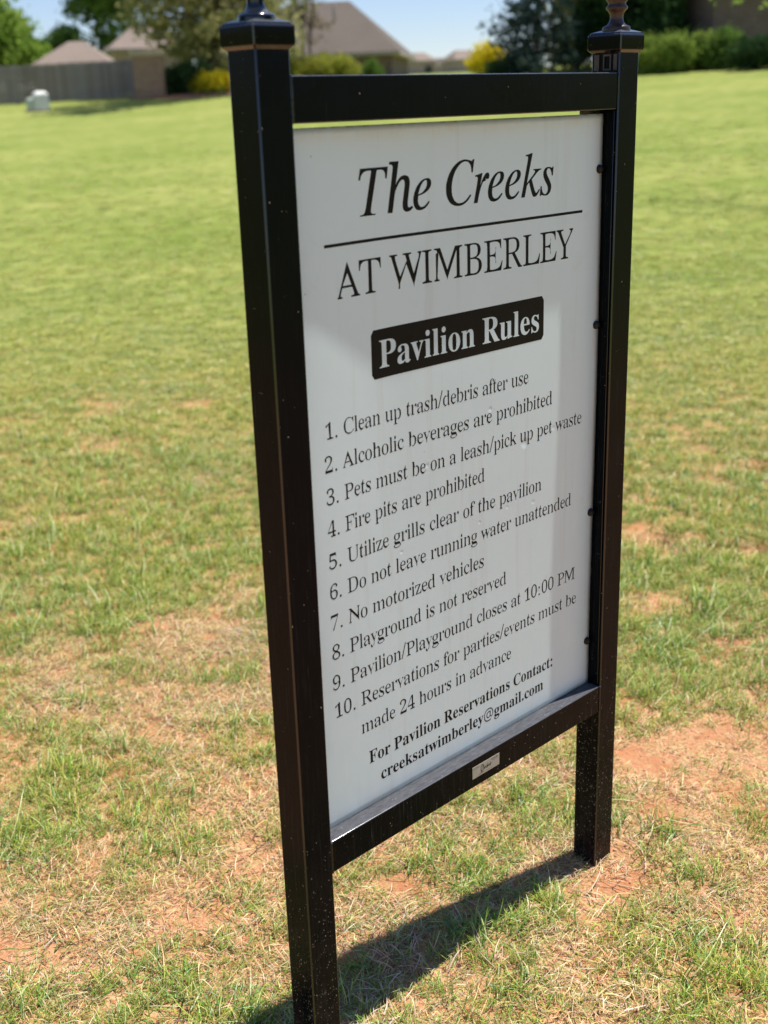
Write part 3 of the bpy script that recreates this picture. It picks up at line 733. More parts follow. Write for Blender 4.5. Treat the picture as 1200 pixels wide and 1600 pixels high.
    [0, 73, 221, 1, 26, 20, 0, 20, 17, 11, 19, 58, 28, 68, 32, 77, 45, 79, 63, 78, 408, 78, 416, 70, 427, 41, 434, 8, 438, 20, 439, 20, 455, 197, 455, 197, 439, 210, 438, 178, 434, 149, 427, 141, 416, 139, 77, 141, 44, 146, 36, 156, 29, 199, 17, 199, 0],
    [0, 76, 386, 1, 35, 22, 0, 22, 17, 11, 18, 64, 27, 74, 38, 77, 46, 78, 67, 77, 391, 76, 411, 74, 419, 63, 429, 11, 438, 23, 439, 23, 455, 203, 455, 203, 439, 220, 438, 175, 434, 151, 429, 143, 421, 140, 411, 138, 83, 140, 43, 145, 36, 151, 33, 214, 28, 271, 32, 304, 40, 317, 45, 339, 60, 347, 69, 361, 91, 389, 154, 403, 154, 378, 0],
    [0, 77, 594, 1, 50, 21, 0, 21, 17, 9, 18, 35, 23, 43, 27, 50, 32, 53, 45, 55, 79, 55, 382, 82, 391, 79, 411, 72, 424, 69, 427, 61, 430, 22, 439, 22, 455, 142, 455, 274, 142, 429, 455, 570, 455, 570, 439, 580, 437, 531, 428, 521, 417, 515, 401, 518, 390, 519, 43, 523, 33, 530, 26, 588, 18, 570, 17, 570, 0, 403, 0, 403, 17, 444, 27, 452, 34, 456, 44, 457, 74, 457, 399, 268, 0, 273, 0, 108, 389, 85, 80, 87, 43, 91, 30, 97, 25, 106, 22, 136, 18, 122, 17, 122, 0],
    [0, 78, 454, 1, 33, 410, -11, 114, 350, 87, 79, 87, 65, 91, 31, 105, 23, 131, 18, 120, 17, 120, 0, 25, 0, 25, 17, 7, 18, 42, 23, 51, 28, 53, 32, 83, 388, 43, 433, 25, 439, 25, 455, 109, 455, 344, 169, 371, 377, 367, 423, 361, 429, 338, 439, 338, 455, 433, 455, 433, 439, 444, 438, 418, 433, 405, 425, 402, 390, 402, -11],
    [0, 80, 378, 2, 39, 22, 0, 22, 17, 11, 18, 64, 27, 74, 38, 77, 46, 78, 67, 77, 379, 75, 410, 74, 418, 63, 428, 12, 437, 23, 439, 23, 455, 226, 455, 274, 450, 288, 445, 299, 440, 329, 418, 338, 408, 352, 386, 360, 361, 363, 332, 362, 310, 357, 290, 350, 271, 339, 255, 324, 240, 291, 218, 273, 211, 252, 207, 222, 206, 139, 206, 140, 46, 143, 38, 153, 27, 206, 18, 195, 17, 195, 0, 19, 139, 230, 203, 231, 248, 238, 265, 244, 275, 253, 283, 263, 289, 276, 294, 291, 297, 309, 297, 349, 291, 382, 285, 395, 270, 415, 258, 422, 239, 427, 196, 431, 145, 426, 140, 420, 138, 411],
    [0, 82, 433, 2, 48, 22, 0, 22, 17, 11, 18, 64, 27, 69, 32, 77, 46, 78, 67, 82, 81, 82, 379, 77, 391, 76, 410, 74, 418, 69, 424, 63, 428, 12, 437, 23, 439, 23, 455, 235, 454, 265, 451, 290, 445, 308, 436, 326, 426, 342, 413, 356, 397, 365, 379, 370, 358, 372, 334, 369, 303, 357, 277, 338, 255, 314, 237, 268, 224, 385, 50, 405, 26, 411, 23, 423, 20, 458, 17, 433, 17, 433, 0, 345, 0, 208, 212, 139, 212, 140, 46, 143, 38, 153, 27, 206, 18, 195, 17, 195, 0, 16, 139, 234, 206, 235, 251, 243, 271, 249, 291, 269, 304, 298, 308, 336, 305, 370, 295, 397, 278, 416, 249, 427, 205, 431, 163, 428, 147, 426, 143, 422, 139, 412],
    [0, 84, 383, 1, 33, 99, 0, 99, 17, 86, 18, 142, 26, 149, 31, 158, 45, 159, 433, 106, 432, 83, 428, 64, 422, 49, 414, 37, 403, 29, 390, 17, 358, 12, 339, 9, 318, -7, 318, -7, 455, 389, 455, 389, 317, 374, 317, 365, 359, 355, 391, 331, 415, 298, 429, 249, 433, 220, 433, 221, 44, 229, 30, 237, 26, 293, 18, 281, 17, 281, 0],
    [0, 85, 452, 1, 58, 228, -13, 194, -11, 171, -6, 153, 2, 121, 29, 103, 47, 90, 69, 82, 94, 77, 123, 76, 155, 77, 391, 75, 410, 72, 418, 62, 428, 11, 437, 22, 439, 22, 455, 193, 455, 193, 439, 146, 427, 138, 415, 137, 379, 139, 117, 142, 97, 153, 64, 160, 51, 170, 41, 184, 33, 206, 27, 255, 22, 300, 28, 333, 44, 354, 71, 368, 110, 372, 159, 372, 378, 370, 410, 367, 423, 361, 428, 353, 432, 326, 437, 335, 439, 335, 455, 427, 455, 427, 439, 436, 437, 424, 434, 409, 426, 405, 416, 402, 378, 402, 181, 401, 142, 396, 108, 387, 78, 373, 53, 321, 16, 281, -6, 259, -11],
    [0, 87, 571, 1, 46, 174, -11, 29, 416, 18, 431, 7, 434, -23, 438, -8, 439, -8, 455, 134, 455, 134, 439, 152, 438, 103, 432, 97, 425, 94, 416, 104, 373, 180, 153, 304, 353, 285, 415, 279, 426, 274, 429, 221, 438, 236, 439, 236, 455, 392, 455, 392, 439, 396, 437, 369, 434, 353, 429, 348, 421, 348, 412, 431, 166, 521, 369, 530, 406, 530, 427, 521, 433, 493, 438, 510, 439, 510, 455, 577, 455, 577, 439, 588, 437, 581, 434, 570, 426, 426, -11, 435, -11, 296, 309, 143, -11],
    [0, 89, 386, 1, 44, 108, 0, 108, 17, 97, 18, 150, 27, 160, 38, 163, 46, 166, 179, 46, 399, 27, 425, 20, 429, -4, 435, -6, 438, -6, 455, 160, 455, 160, 438, 175, 438, 147, 436, 116, 430, 111, 424, 109, 416, 117, 392, 203, 226, 313, 366, 334, 408, 336, 419, 332, 427, 322, 433, 302, 437, 278, 438, 302, 438, 302, 455, 392, 455, 392, 438, 405, 437, 388, 432, 378, 424, 359, 392, 225, 203, 226, 46, 229, 38, 239, 27, 292, 18, 281, 17, 281, 0],
    [0, 97, 304, 2, 67, 235, -10, 219, -8, 213, 6, 211, 19, 180, 35, 134, 19, 110, -2, 96, -7, 75, -9, 55, -6, 53, -1, 55, 4, 40, 20, 23, 51, 21, 63, 22, 80, 26, 96, 33, 111, 43, 124, 56, 136, 71, 147, 92, 158, 155, 180, 197, 190, 197, 241, 191, 270, 183, 282, 177, 287, 167, 291, 140, 295, 111, 295, 96, 292, 85, 288, 73, 274, 83, 246, 86, 231, 83, 212, 77, 198, 72, 193, 65, 191, 43, 193, 39, 195, 34, 208, 30, 236, 32, 263, 37, 278, 42, 285, 53, 292, 72, 298, 104, 314, 142, 318, 169, 317, 186, 314, 198, 309, 205, 302, 238, 280, 245, 266, 250, 250, 254, 210, 250, 62, 248, 40, 250, 36, 284, 34, 300, 42, 269, 14, 258, -4, 249, -9, 15, 135, 34, 175, 41, 183, 44, 192, 52, 198, 63, 186, 169, 143, 160, 115, 147, 96, 130, 83, 109, 79, 84, 79, 66, 81, 52, 88, 42, 99, 36],
    [0, 98, 321, 2, 40, 42, -11, 41, 410, 40, 424, 35, 432, 2, 438, 15, 439, 15, 455, 99, 455, 122, 279, 159, 293, 173, 304, 175, 312, 184, 317, 215, 318, 225, 315, 230, 311, 237, 299, 271, 270, 281, 258, 288, 245, 297, 216, 302, 183, 302, 146, 300, 127, 292, 92, 287, 75, 272, 46, 262, 34, 251, 23, 229, 13, 215, 5, 209, -2, 201, -6, 172, -10, 156, -9, 148, -4, 141, 4, 124, 14, 86, 28, 32, -11, 25, 162, 14, 181, 15, 198, 20, 209, 27, 218, 36, 225, 49, 237, 84, 241, 106, 245, 160, 242, 204, 239, 222, 235, 238, 223, 261, 215, 270, 204, 275, 185, 279, 164, 280, 128, 276, 112, 270, 104, 260, 99, 242, 99, 69, 100, 49, 103, 34, 112, 23],
    [0, 99, 253, 1, 60, 136, -10, 111, -7, 105, -3, 71, 30, 41, 68, 33, 83, 23, 115, 19, 150, 20, 187, 24, 205, 34, 237, 49, 265, 70, 287, 95, 297, 126, 315, 138, 318, 173, 318, 185, 316, 196, 306, 208, 298, 229, 289, 235, 280, 239, 269, 243, 245, 239, 220, 234, 208, 230, 206, 216, 204, 203, 206, 195, 221, 192, 234, 191, 271, 188, 281, 184, 288, 178, 293, 165, 296, 147, 297, 121, 292, 103, 279, 89, 257, 78, 227, 74, 187, 74, 160, 76, 134, 81, 112, 87, 93, 95, 76, 104, 63, 116, 52, 134, 44, 159, 40, 184, 38, 199, 40, 213, 44, 239, 60, 251, 72, 265, 60, 216, 35, 175, 1, 161, -7],
    [0, 100, 330, 2, 51, 120, -10, 97, -7, 91, -3, 85, 10, 65, 29, 48, 40, 39, 53, 33, 66, 24, 96, 19, 147, 22, 186, 24, 204, 34, 237, 40, 252, 49, 266, 67, 277, 88, 297, 96, 311, 102, 315, 126, 318, 142, 317, 150, 312, 151, 305, 163, 294, 199, 280, 222, 401, 221, 416, 218, 426, 214, 430, 194, 436, 167, 439, 183, 439, 183, 455, 276, 455, 276, 75, 278, 66, 276, 45, 278, 41, 291, 34, 316, 29, 306, 28, 306, 11, 311, 10, 286, 7, 232, -3, 230, -10, 230, 39, 164, 21, 149, 8, 144, -2, 138, -8, 28, 151, 28, 164, 30, 176, 37, 208, 41, 214, 47, 216, 53, 223, 76, 222, 242, 220, 254, 215, 265, 203, 274, 179, 279, 154, 281, 133, 279, 116, 276, 106, 270, 99, 261, 88, 236, 84, 219, 78, 178, 78, 153, 80, 108, 83, 89, 87, 72, 97, 48, 104, 39, 113, 33, 131, 29],
    [0, 101, 261, 2, 44, 134, -10, 108, -7, 102, -3, 60, 41, 40, 69, 32, 84, 26, 101, 20, 137, 26, 157, 29, 193, 24, 210, 33, 240, 46, 267, 64, 289, 88, 298, 101, 305, 105, 311, 112, 315, 137, 318, 157, 317, 168, 312, 175, 305, 191, 294, 221, 280, 231, 264, 238, 245, 244, 223, 234, 199, 236, 166, 77, 166, 80, 121, 89, 87, 105, 62, 129, 47, 177, 42, 196, 44, 211, 49, 224, 58, 237, 70, 250, 86, 265, 73, 217, 43, 193, 20, 158, -7, 12, 78, 192, 195, 192, 195, 215, 192, 245, 185, 268, 176, 284, 163, 294, 139, 297, 115, 293, 102, 282, 90, 263, 81, 237],
    [0, 102, 174, 1, 51, 22, 0, 22, 16, 44, 22, 50, 26, 52, 73, 51, 277, 23, 277, 23, 310, 51, 310, 51, 353, 56, 392, 60, 408, 68, 423, 77, 436, 113, 454, 120, 460, 133, 464, 154, 465, 180, 462, 185, 458, 186, 452, 196, 446, 222, 438, 226, 429, 229, 410, 229, 391, 225, 372, 220, 359, 211, 356, 197, 356, 187, 359, 185, 362, 180, 374, 178, 391, 185, 433, 180, 439, 176, 442, 149, 443, 129, 438, 117, 424, 109, 390, 109, 310, 156, 310, 156, 277, 109, 277, 108, 54, 111, 30, 119, 22, 168, 16, 152, 16, 152, 0],
    [0, 103, 287, 3, 78, 126, -140, 101, -140, 69, -134, 59, -128, 39, -113, 19, -105, 10, -95, 4, -85, 2, -75, 4, -62, 10, -51, 20, -41, 41, -33, 68, -26, 47, -6, 38, 5, 32, 17, 31, 30, 34, 49, 26, 58, 27, 66, 37, 81, 55, 96, 81, 103, 99, 110, 70, 124, 45, 141, 31, 161, 23, 185, 20, 212, 25, 247, 30, 258, 41, 277, 57, 292, 73, 299, 100, 313, 109, 316, 137, 318, 167, 316, 202, 304, 270, 304, 270, 268, 234, 268, 247, 244, 253, 217, 253, 203, 249, 170, 235, 142, 228, 134, 210, 127, 188, 111, 175, 105, 152, 103, 115, 104, 95, 98, 84, 90, 76, 81, 71, 71, 70, 63, 75, 57, 84, 53, 102, 50, 194, 48, 209, 46, 228, 40, 234, 36, 250, 20, 260, 5, 267, -14, 269, -37, 286, -55, 284, -72, 277, -87, 263, -101, 234, -113, 200, -130, 181, -136, 157, -139, 26, 137, 124, 166, 128, 175, 132, 186, 146, 193, 166, 196, 180, 197, 211, 197, 228, 191, 256, 201, 267, 193, 284, 188, 289, 176, 294, 137, 297, 111, 294, 102, 289, 95, 284, 85, 267, 81, 256, 77, 228, 77, 194, 78, 180, 85, 155, 95, 138, 102, 132, 111, 128, 17, 141, -116, 179, -114, 209, -108, 230, -98, 243, -84, 248, -66, 246, -49, 237, -41, 208, -35, 71, -34, 55, -48, 47, -64, 46, -79, 51, -92, 65, -103, 76, -108, 106, -114],
    [0, 104, 341, 1, 52, 25, 0, 25, 16, 9, 17, 46, 22, 49, 26, 51, 41, 51, 407, 49, 425, 44, 433, 38, 435, 12, 439, 26, 440, 26, 455, 109, 455, 132, 267, 171, 285, 188, 300, 195, 310, 204, 316, 223, 318, 242, 314, 269, 280, 287, 250, 291, 212, 291, 48, 293, 26, 296, 23, 303, 20, 332, 17, 316, 16, 316, 0, 209, 0, 209, 16, 189, 16, 218, 18, 228, 22, 234, 30, 234, 217, 232, 245, 226, 263, 222, 266, 211, 269, 183, 271, 136, 266, 124, 258, 114, 248, 107, 235, 110, 26, 119, 20, 148, 17, 133, 16, 133, 0],
    [0, 105, 158, 2, 16, 81, 362, 65, 364, 62, 367, 54, 389, 51, 412, 54, 436, 62, 458, 66, 461, 81, 463, 96, 461, 99, 458, 108, 436, 111, 412, 107, 389, 99, 367, 96, 364, 19, 25, 0, 25, 16, 10, 17, 46, 23, 50, 26, 51, 34, 52, 261, 49, 281, 45, 288, 11, 293, 27, 293, 28, 310, 109, 310, 109, 48, 110, 26, 119, 20, 147, 17, 133, 16, 133, 0],
    [0, 106, 170, 2, 16, 86, 363, 71, 366, 68, 369, 59, 390, 56, 414, 60, 437, 68, 459, 71, 462, 86, 465, 101, 462, 105, 459, 113, 437, 116, 414, 113, 391, 105, 369, 101, 366, 40, 16, -140, -9, -137, -13, -134, -19, -122, -26, -117, -52, -112, -59, -99, -61, -70, -58, -50, -52, -33, -49, -31, -35, -29, -17, -33, -11, -48, -9, -66, -11, -78, -19, -103, -12, -112, -7, -115, 11, -117, 36, -114, 44, -111, 53, -100, 60, -75, 63, -54, 62, 268, 60, 280, 54, 288, 14, 294, 29, 294, 29, 310, 120, 310, 120, -21, 116, -64, 111, -82, 103, -97, 93, -110, 58, -130, 51, -136, 37, -139],
    [0, 107, 319, 1, 55, 24, 0, 24, 16, 10, 17, 46, 23, 50, 26, 51, 35, 51, 406, 49, 426, 45, 433, 38, 435, 12, 438, 27, 439, 28, 455, 109, 455, 118, 169, 208, 248, 219, 261, 231, 278, 234, 284, 230, 288, 221, 291, 189, 293, 213, 293, 213, 310, 298, 310, 298, 293, 304, 291, 289, 287, 275, 280, 263, 271, 253, 260, 181, 209, 306, 28, 311, 23, 322, 19, 338, 17, 329, 16, 329, 0, 218, 0, 218, 16, 197, 16, 236, 19, 242, 22, 244, 26, 243, 32, 234, 49, 143, 147, 106, 134, 109, 41, 110, 26, 113, 23, 119, 20, 147, 17, 133, 16, 133, 0],
    [0, 108, 159, 1, 21, 25, 0, 25, 16, 10, 17, 46, 23, 50, 26, 52, 40, 52, 406, 50, 425, 46, 433, 40, 435, 12, 439, 27, 439, 27, 455, 109, 455, 109, 35, 110, 26, 113, 23, 119, 20, 147, 17, 133, 16, 133, 0],
    [0, 109, 514, 1, 80, 25, 0, 25, 16, 9, 17, 46, 22, 49, 26, 51, 35, 57, 253, 59, 261, 58, 268, 50, 274, 47, 284, 44, 287, 37, 290, 11, 294, 26, 294, 26, 310, 105, 310, 129, 265, 169, 284, 186, 299, 200, 316, 217, 318, 238, 316, 265, 282, 300, 261, 344, 282, 379, 316, 398, 318, 417, 314, 443, 280, 461, 250, 465, 212, 465, 48, 466, 26, 476, 20, 504, 17, 489, 16, 489, 0, 384, 0, 384, 16, 369, 17, 398, 20, 407, 26, 408, 48, 408, 217, 406, 245, 400, 263, 396, 266, 385, 269, 357, 271, 300, 259, 290, 249, 284, 237, 287, 30, 288, 26, 296, 20, 324, 17, 309, 16, 309, 0, 206, 0, 206, 16, 191, 17, 219, 20, 228, 26, 229, 30, 230, 227, 233, 258, 230, 263, 219, 266, 208, 269, 179, 271, 133, 266, 122, 258, 112, 248, 106, 235, 109, 27, 117, 21, 144, 17, 130, 16, 130, 0],
    [0, 110, 341, 1, 55, 25, 0, 25, 16, 9, 17, 46, 22, 49, 26, 51, 35, 57, 253, 59, 261, 58, 268, 50, 274, 47, 284, 44, 287, 38, 290, 11, 294, 26, 294, 26, 310, 105, 310, 130, 267, 170, 286, 188, 300, 195, 310, 204, 316, 223, 318, 242, 314, 269, 280, 287, 250, 291, 212, 291, 48, 293, 26, 296, 23, 303, 20, 332, 17, 316, 16, 316, 0, 209, 0, 209, 16, 189, 16, 218, 18, 228, 22, 234, 30, 234, 217, 232, 245, 226, 263, 222, 266, 211, 269, 183, 271, 136, 266, 124, 258, 114, 248, 107, 235, 110, 26, 119, 20, 148, 17, 133, 16, 133, 0],
    [0, 111, 296, 2, 32, 149, -10, 119, -7, 90, 11, 67, 21, 56, 31, 40, 56, 28, 85, 21, 118, 19, 154, 21, 190, 28, 223, 40, 253, 56, 278, 67, 288, 90, 297, 119, 315, 148, 318, 177, 315, 206, 298, 229, 289, 239, 278, 255, 254, 267, 224, 275, 191, 277, 154, 275, 117, 267, 84, 256, 54, 239, 30, 229, 20, 206, 11, 178, -7, 29, 149, 11, 164, 13, 177, 16, 186, 21, 194, 29, 203, 45, 216, 81, 219, 154, 216, 215, 212, 238, 206, 257, 200, 271, 185, 289, 176, 294, 163, 298, 149, 299, 133, 298, 120, 294, 111, 289, 96, 271, 84, 238, 80, 215, 77, 154, 80, 82, 94, 45, 103, 29, 111, 21, 120, 16, 134, 13],
    [0, 112, 331, 2, 52, 24, -139, 24, -124, 6, -123, 47, -117, 50, -115, 52, -105, 54, 243, 56, 255, 55, 264, 49, 272, 46, 283, 43, 286, 38, 289, 15, 293, 26, 295, 26, 310, 103, 310, 103, 263, 163, 283, 193, 317, 210, 319, 234, 316, 239, 312, 246, 298, 265, 279, 281, 268, 291, 255, 297, 241, 305, 211, 310, 160, 308, 122, 302, 88, 290, 57, 282, 44, 264, 32, 244, 12, 238, 4, 236, -2, 231, -7, 221, -9, 207, -10, 190, -8, 183, -3, 182, 5, 168, 17, 132, 32, 108, -58, 111, -99, 113, -112, 117, -115, 150, -123, 150, -139, 27, 175, 28, 196, 29, 214, 33, 223, 39, 231, 48, 242, 73, 246, 90, 252, 130, 252, 154, 250, 199, 247, 217, 239, 248, 234, 259, 227, 267, 218, 273, 199, 277, 179, 278, 167, 276, 156, 271, 122, 263, 113, 251, 107, 235, 108, 69, 112, 54, 118, 43, 127, 35, 148, 30],
    [0, 113, 324, 2, 45, 182, -139, 182, -123, 167, -122, 210, -117, 217, -114, 221, -110, 223, -99, 223, -83, 200, 29, 163, 15, 150, 4, 148, -3, 139, -8, 108, -9, 98, -6, 92, -2, 86, 10, 51, 39, 41, 51, 29, 78, 22, 109, 20, 144, 20, 164, 25, 201, 30, 218, 43, 250, 60, 276, 72, 287, 108, 305, 113, 311, 121, 315, 150, 319, 166, 318, 175, 313, 181, 305, 199, 295, 236, 281, 290, 320, 280, 320, 281, -113, 284, -117, 294, -119, 323, -122, 307, -123, 307, -139, 25, 159, 30, 194, 33, 211, 40, 219, 49, 223, 67, 223, 241, 222, 260, 219, 275, 210, 286, 159, 295, 141, 293, 125, 289, 114, 283, 105, 273, 97, 261, 85, 228, 81, 207, 77, 156, 80, 110, 83, 91, 87, 74, 98, 49, 106, 41, 118, 34, 137, 31],
    [0, 114, 247, 1, 47, 25, 0, 25, 16, 10, 17, 37, 20, 48, 23, 51, 26, 52, 252, 47, 285, 44, 288, 35, 290, 10, 293, 27, 293, 28, 310, 106, 310, 106, 252, 160, 264, 176, 285, 193, 312, 197, 316, 213, 318, 232, 316, 236, 313, 239, 298, 242, 275, 242, 258, 251, 252, 251, 240, 245, 227, 242, 224, 228, 222, 211, 225, 210, 228, 213, 231, 200, 253, 197, 256, 169, 260, 126, 253, 118, 241, 112, 225, 110, 192, 110, 47, 112, 29, 115, 25, 123, 22, 166, 17, 150, 16, 150, 0],
    [0, 115, 248, 1, 74, 131, -10, 110, -8, 79, 6, 57, 9, 42, 6, 37, 2, 31, -9, 18, -9, 18, 105, 33, 105, 43, 74, 60, 39, 68, 30, 90, 19, 104, 16, 131, 15, 142, 17, 160, 22, 166, 27, 174, 37, 181, 58, 181, 69, 174, 89, 154, 105, 106, 130, 78, 152, 61, 169, 50, 188, 45, 209, 38, 220, 33, 237, 32, 252, 35, 266, 42, 279, 57, 291, 91, 309, 93, 314, 103, 318, 121, 319, 142, 316, 181, 306, 191, 305, 201, 307, 210, 319, 222, 319, 222, 222, 208, 222, 198, 248, 182, 277, 174, 284, 155, 293, 129, 296, 102, 292, 94, 290, 85, 281, 77, 265, 76, 253, 77, 242, 84, 228, 109, 212, 153, 189, 179, 168, 194, 151, 205, 132, 210, 108, 218, 95, 223, 76, 223, 59, 219, 44, 211, 30, 181, 18, 169, 8, 159, -6, 149, -9],
    [0, 116, 188, 1, 34, 104, -9, 79, -6, 76, -2, 77, 3, 67, 19, 58, 42, 50, 56, 48, 71, 48, 279, 27, 279, 27, 300, 85, 369, 84, 381, 96, 404, 109, 424, 117, 424, 117, 310, 161, 310, 161, 279, 105, 279, 105, 82, 107, 55, 110, 47, 114, 44, 148, 40, 157, 42, 165, 46, 173, 53, 186, 75, 202, 66, 161, 39, 145, 18, 127, 3, 122, -6],
    [0, 117, 335, 1, 50, 111, -10, 94, -9, 86, -6, 85, 0, 81, 7, 72, 17, 48, 59, 45, 97, 44, 272, 41, 282, 33, 290, 5, 293, 18, 294, 18, 310, 102, 310, 102, 74, 104, 61, 108, 50, 114, 42, 133, 37, 157, 36, 200, 40, 214, 46, 223, 55, 229, 66, 227, 257, 226, 273, 223, 283, 219, 287, 210, 290, 182, 294, 196, 294, 196, 310, 285, 310, 285, 70, 280, 48, 284, 39, 303, 34, 328, 30, 313, 30, 313, 13, 317, 12, 291, 9, 237, -2, 235, -10, 220, 40, 174, 31, 151, 9, 139, -5, 132, -8],
    [0, 118, 266, 1, 29, 149, -10, 45, 248, 24, 285, 20, 289, -8, 293, 4, 293, 4, 310, 117, 310, 117, 294, 136, 294, 95, 291, 89, 288, 86, 283, 89, 268, 145, 122, 216, 253, 223, 280, 221, 286, 213, 291, 200, 293, 204, 294, 204, 310, 264, 310, 264, 295, 272, 293, 260, 287, 256, 279, 214, 243, 114, -10],
    [0, 119, 395, 1, 44, 122, -10, 10, 284, 5, 289, -14, 292, -4, 293, -4, 310, 91, 310, 91, 293, 72, 287, 72, 276, 75, 266, 127, 127, 210, 235, 195, 288, 192, 291, 156, 294, 175, 295, 175, 310, 276, 310, 276, 293, 284, 292, 265, 290, 257, 287, 254, 282, 256, 269, 251, 262, 289, 141, 362, 256, 367, 275, 367, 285, 366, 287, 353, 295, 353, 310, 408, 310, 408, 295, 416, 294, 405, 291, 402, 288, 402, 284, 368, 258, 260, -10, 286, -10, 202, 197, 100, -10],
    [0, 120, 279, 1, 54, 9, 0, 9, 15, 4, 19, 15, 25, 25, 34, 42, 56, 130, 136, 50, 263, 39, 273, 33, 282, 26, 288, 10, 292, 11, 293, 11, 310, 122, 310, 122, 294, 134, 294, 98, 289, 94, 285, 96, 280, 107, 260, 142, 206, 204, 257, 214, 271, 220, 287, 204, 294, 204, 310, 267, 310, 267, 296, 272, 293, 261, 287, 253, 278, 234, 254, 156, 184, 256, 21, 258, 20, 289, 16, 272, 15, 272, 0, 162, 0, 162, 16, 188, 21, 190, 23, 190, 30, 179, 52, 139, 114, 77, 61, 60, 34, 58, 27, 59, 22, 65, 18, 94, 15, 73, 15, 73, 0],
    [0, 121, 260, 1, 57, 32, -140, 16, -138, 13, -135, 13, -130, 3, -103, -10, -94, -12, -84, -12, -77, -7, -59, -1, -44, 2, -42, 16, -40, 32, -43, 39, -58, 41, -95, 43, -97, 54, -98, 71, -98, 76, -95, 88, -83, 94, -74, 109, -44, 139, -5, 22, 287, 19, 290, 8, 291, -23, 293, 2, 293, 2, 310, 115, 310, 115, 293, 88, 288, 86, 285, 85, 279, 88, 267, 146, 119, 210, 241, 216, 260, 219, 285, 214, 289, 202, 293, 202, 310, 260, 310, 260, 293, 269, 293, 258, 289, 254, 281, 214, 242, 116, -24, 135, -42, 122, -72, 116, -85, 82, -96, 69, -113, 63, -126, 61, -134, 51, -139],
    [0, 122, 253, 1, 23, 20, 0, 20, 14, 170, 287, 93, 287, 66, 282, 49, 272, 43, 264, 33, 244, 24, 216, 7, 216, 12, 310, 228, 310, 228, 291, 83, 25, 151, 26, 185, 32, 198, 37, 208, 44, 215, 52, 227, 76, 240, 107, 254, 107, 246, 0],
    [1, 64, 604, 2, 132, 291, -60, 260, -59, 232, -55, 206, -49, 182, -41, 160, -30, 140, -17, 120, -2, 103, 15, 74, 55, 62, 78, 53, 103, 47, 129, 43, 158, 42, 188, 45, 237, 55, 282, 62, 304, 81, 344, 93, 363, 121, 397, 153, 425, 188, 448, 208, 458, 251, 472, 298, 479, 351, 478, 376, 475, 400, 469, 422, 461, 443, 451, 482, 424, 499, 407, 514, 389, 529, 368, 541, 346, 550, 322, 557, 296, 561, 269, 562, 240, 561, 215, 558, 191, 552, 168, 538, 136, 510, 101, 494, 88, 478, 78, 460, 74, 449, 73, 437, 74, 421, 80, 399, 98, 380, 132, 373, 132, 342, 97, 324, 84, 315, 79, 294, 74, 280, 73, 262, 75, 246, 79, 233, 86, 219, 95, 207, 107, 188, 138, 182, 157, 178, 176, 178, 215, 184, 248, 196, 276, 213, 301, 223, 312, 245, 330, 258, 337, 270, 342, 299, 348, 316, 349, 372, 344, 415, 333, 406, 160, 407, 148, 413, 132, 432, 119, 453, 115, 472, 118, 486, 126, 497, 139, 509, 167, 518, 201, 520, 240, 517, 287, 512, 308, 496, 346, 475, 378, 461, 391, 446, 402, 428, 412, 409, 421, 368, 432, 324, 435, 294, 434, 265, 430, 238, 424, 212, 415, 189, 404, 169, 390, 151, 375, 136, 357, 122, 338, 111, 317, 101, 294, 94, 270, 85, 218, 84, 190, 86, 152, 92, 118, 102, 87, 116, 61, 134, 38, 156, 19, 185, 4, 217, -7, 252, -13, 291, -15, 339, -12, 370, -6, 429, 13, 429, -32, 420, -37, 383, -49, 355, -55, 324, -59, 22, 289, 115, 304, 116, 318, 119, 342, 133, 355, 155, 359, 168, 364, 199, 369, 300, 345, 305, 316, 307, 290, 304, 278, 301, 267, 297, 250, 284, 234, 259, 227, 239, 222, 208, 223, 181, 228, 154, 238, 134, 253, 122, 264, 118],
    [1, 67, 468, 1, 71, 257, -11, 230, -10, 205, -6, 181, 0, 159, 9, 137, 20, 117, 33, 99, 48, 83, 65, 68, 84, 56, 104, 45, 127, 37, 150, 31, 175, 27, 201, 27, 255, 31, 281, 37, 306, 45, 329, 56, 351, 69, 371, 84, 390, 100, 407, 119, 422, 139, 435, 160, 446, 183, 454, 207, 461, 233, 464, 278, 464, 320, 456, 367, 440, 388, 435, 397, 436, 404, 440, 411, 446, 416, 455, 419, 465, 437, 465, 437, 308, 420, 308, 399, 354, 386, 374, 372, 391, 356, 407, 340, 420, 322, 430, 304, 437, 285, 442, 265, 443, 222, 435, 187, 409, 163, 365, 149, 304, 144, 226, 149, 153, 165, 97, 192, 56, 230, 32, 278, 24, 294, 24, 310, 27, 342, 37, 373, 54, 402, 77, 428, 106, 447, 89, 418, 53, 384, 25, 345, 5, 303, -7],
    [1, 70, 404, 1, 55, 15, 0, 15, 17, 40, 21, 57, 29, 67, 40, 73, 58, 75, 84, 75, 375, 72, 400, 66, 417, 61, 423, 48, 431, 14, 439, 14, 455, 394, 455, 394, 320, 377, 320, 371, 350, 355, 385, 341, 403, 321, 416, 297, 424, 249, 431, 200, 429, 193, 427, 186, 421, 182, 398, 182, 247, 207, 248, 222, 251, 235, 255, 246, 262, 256, 270, 271, 294, 281, 327, 284, 347, 302, 347, 302, 118, 285, 118, 277, 160, 271, 176, 265, 190, 257, 200, 247, 209, 235, 215, 222, 220, 206, 223, 182, 224, 182, 81, 186, 49, 194, 33, 204, 26, 225, 20, 257, 17, 257, 0],
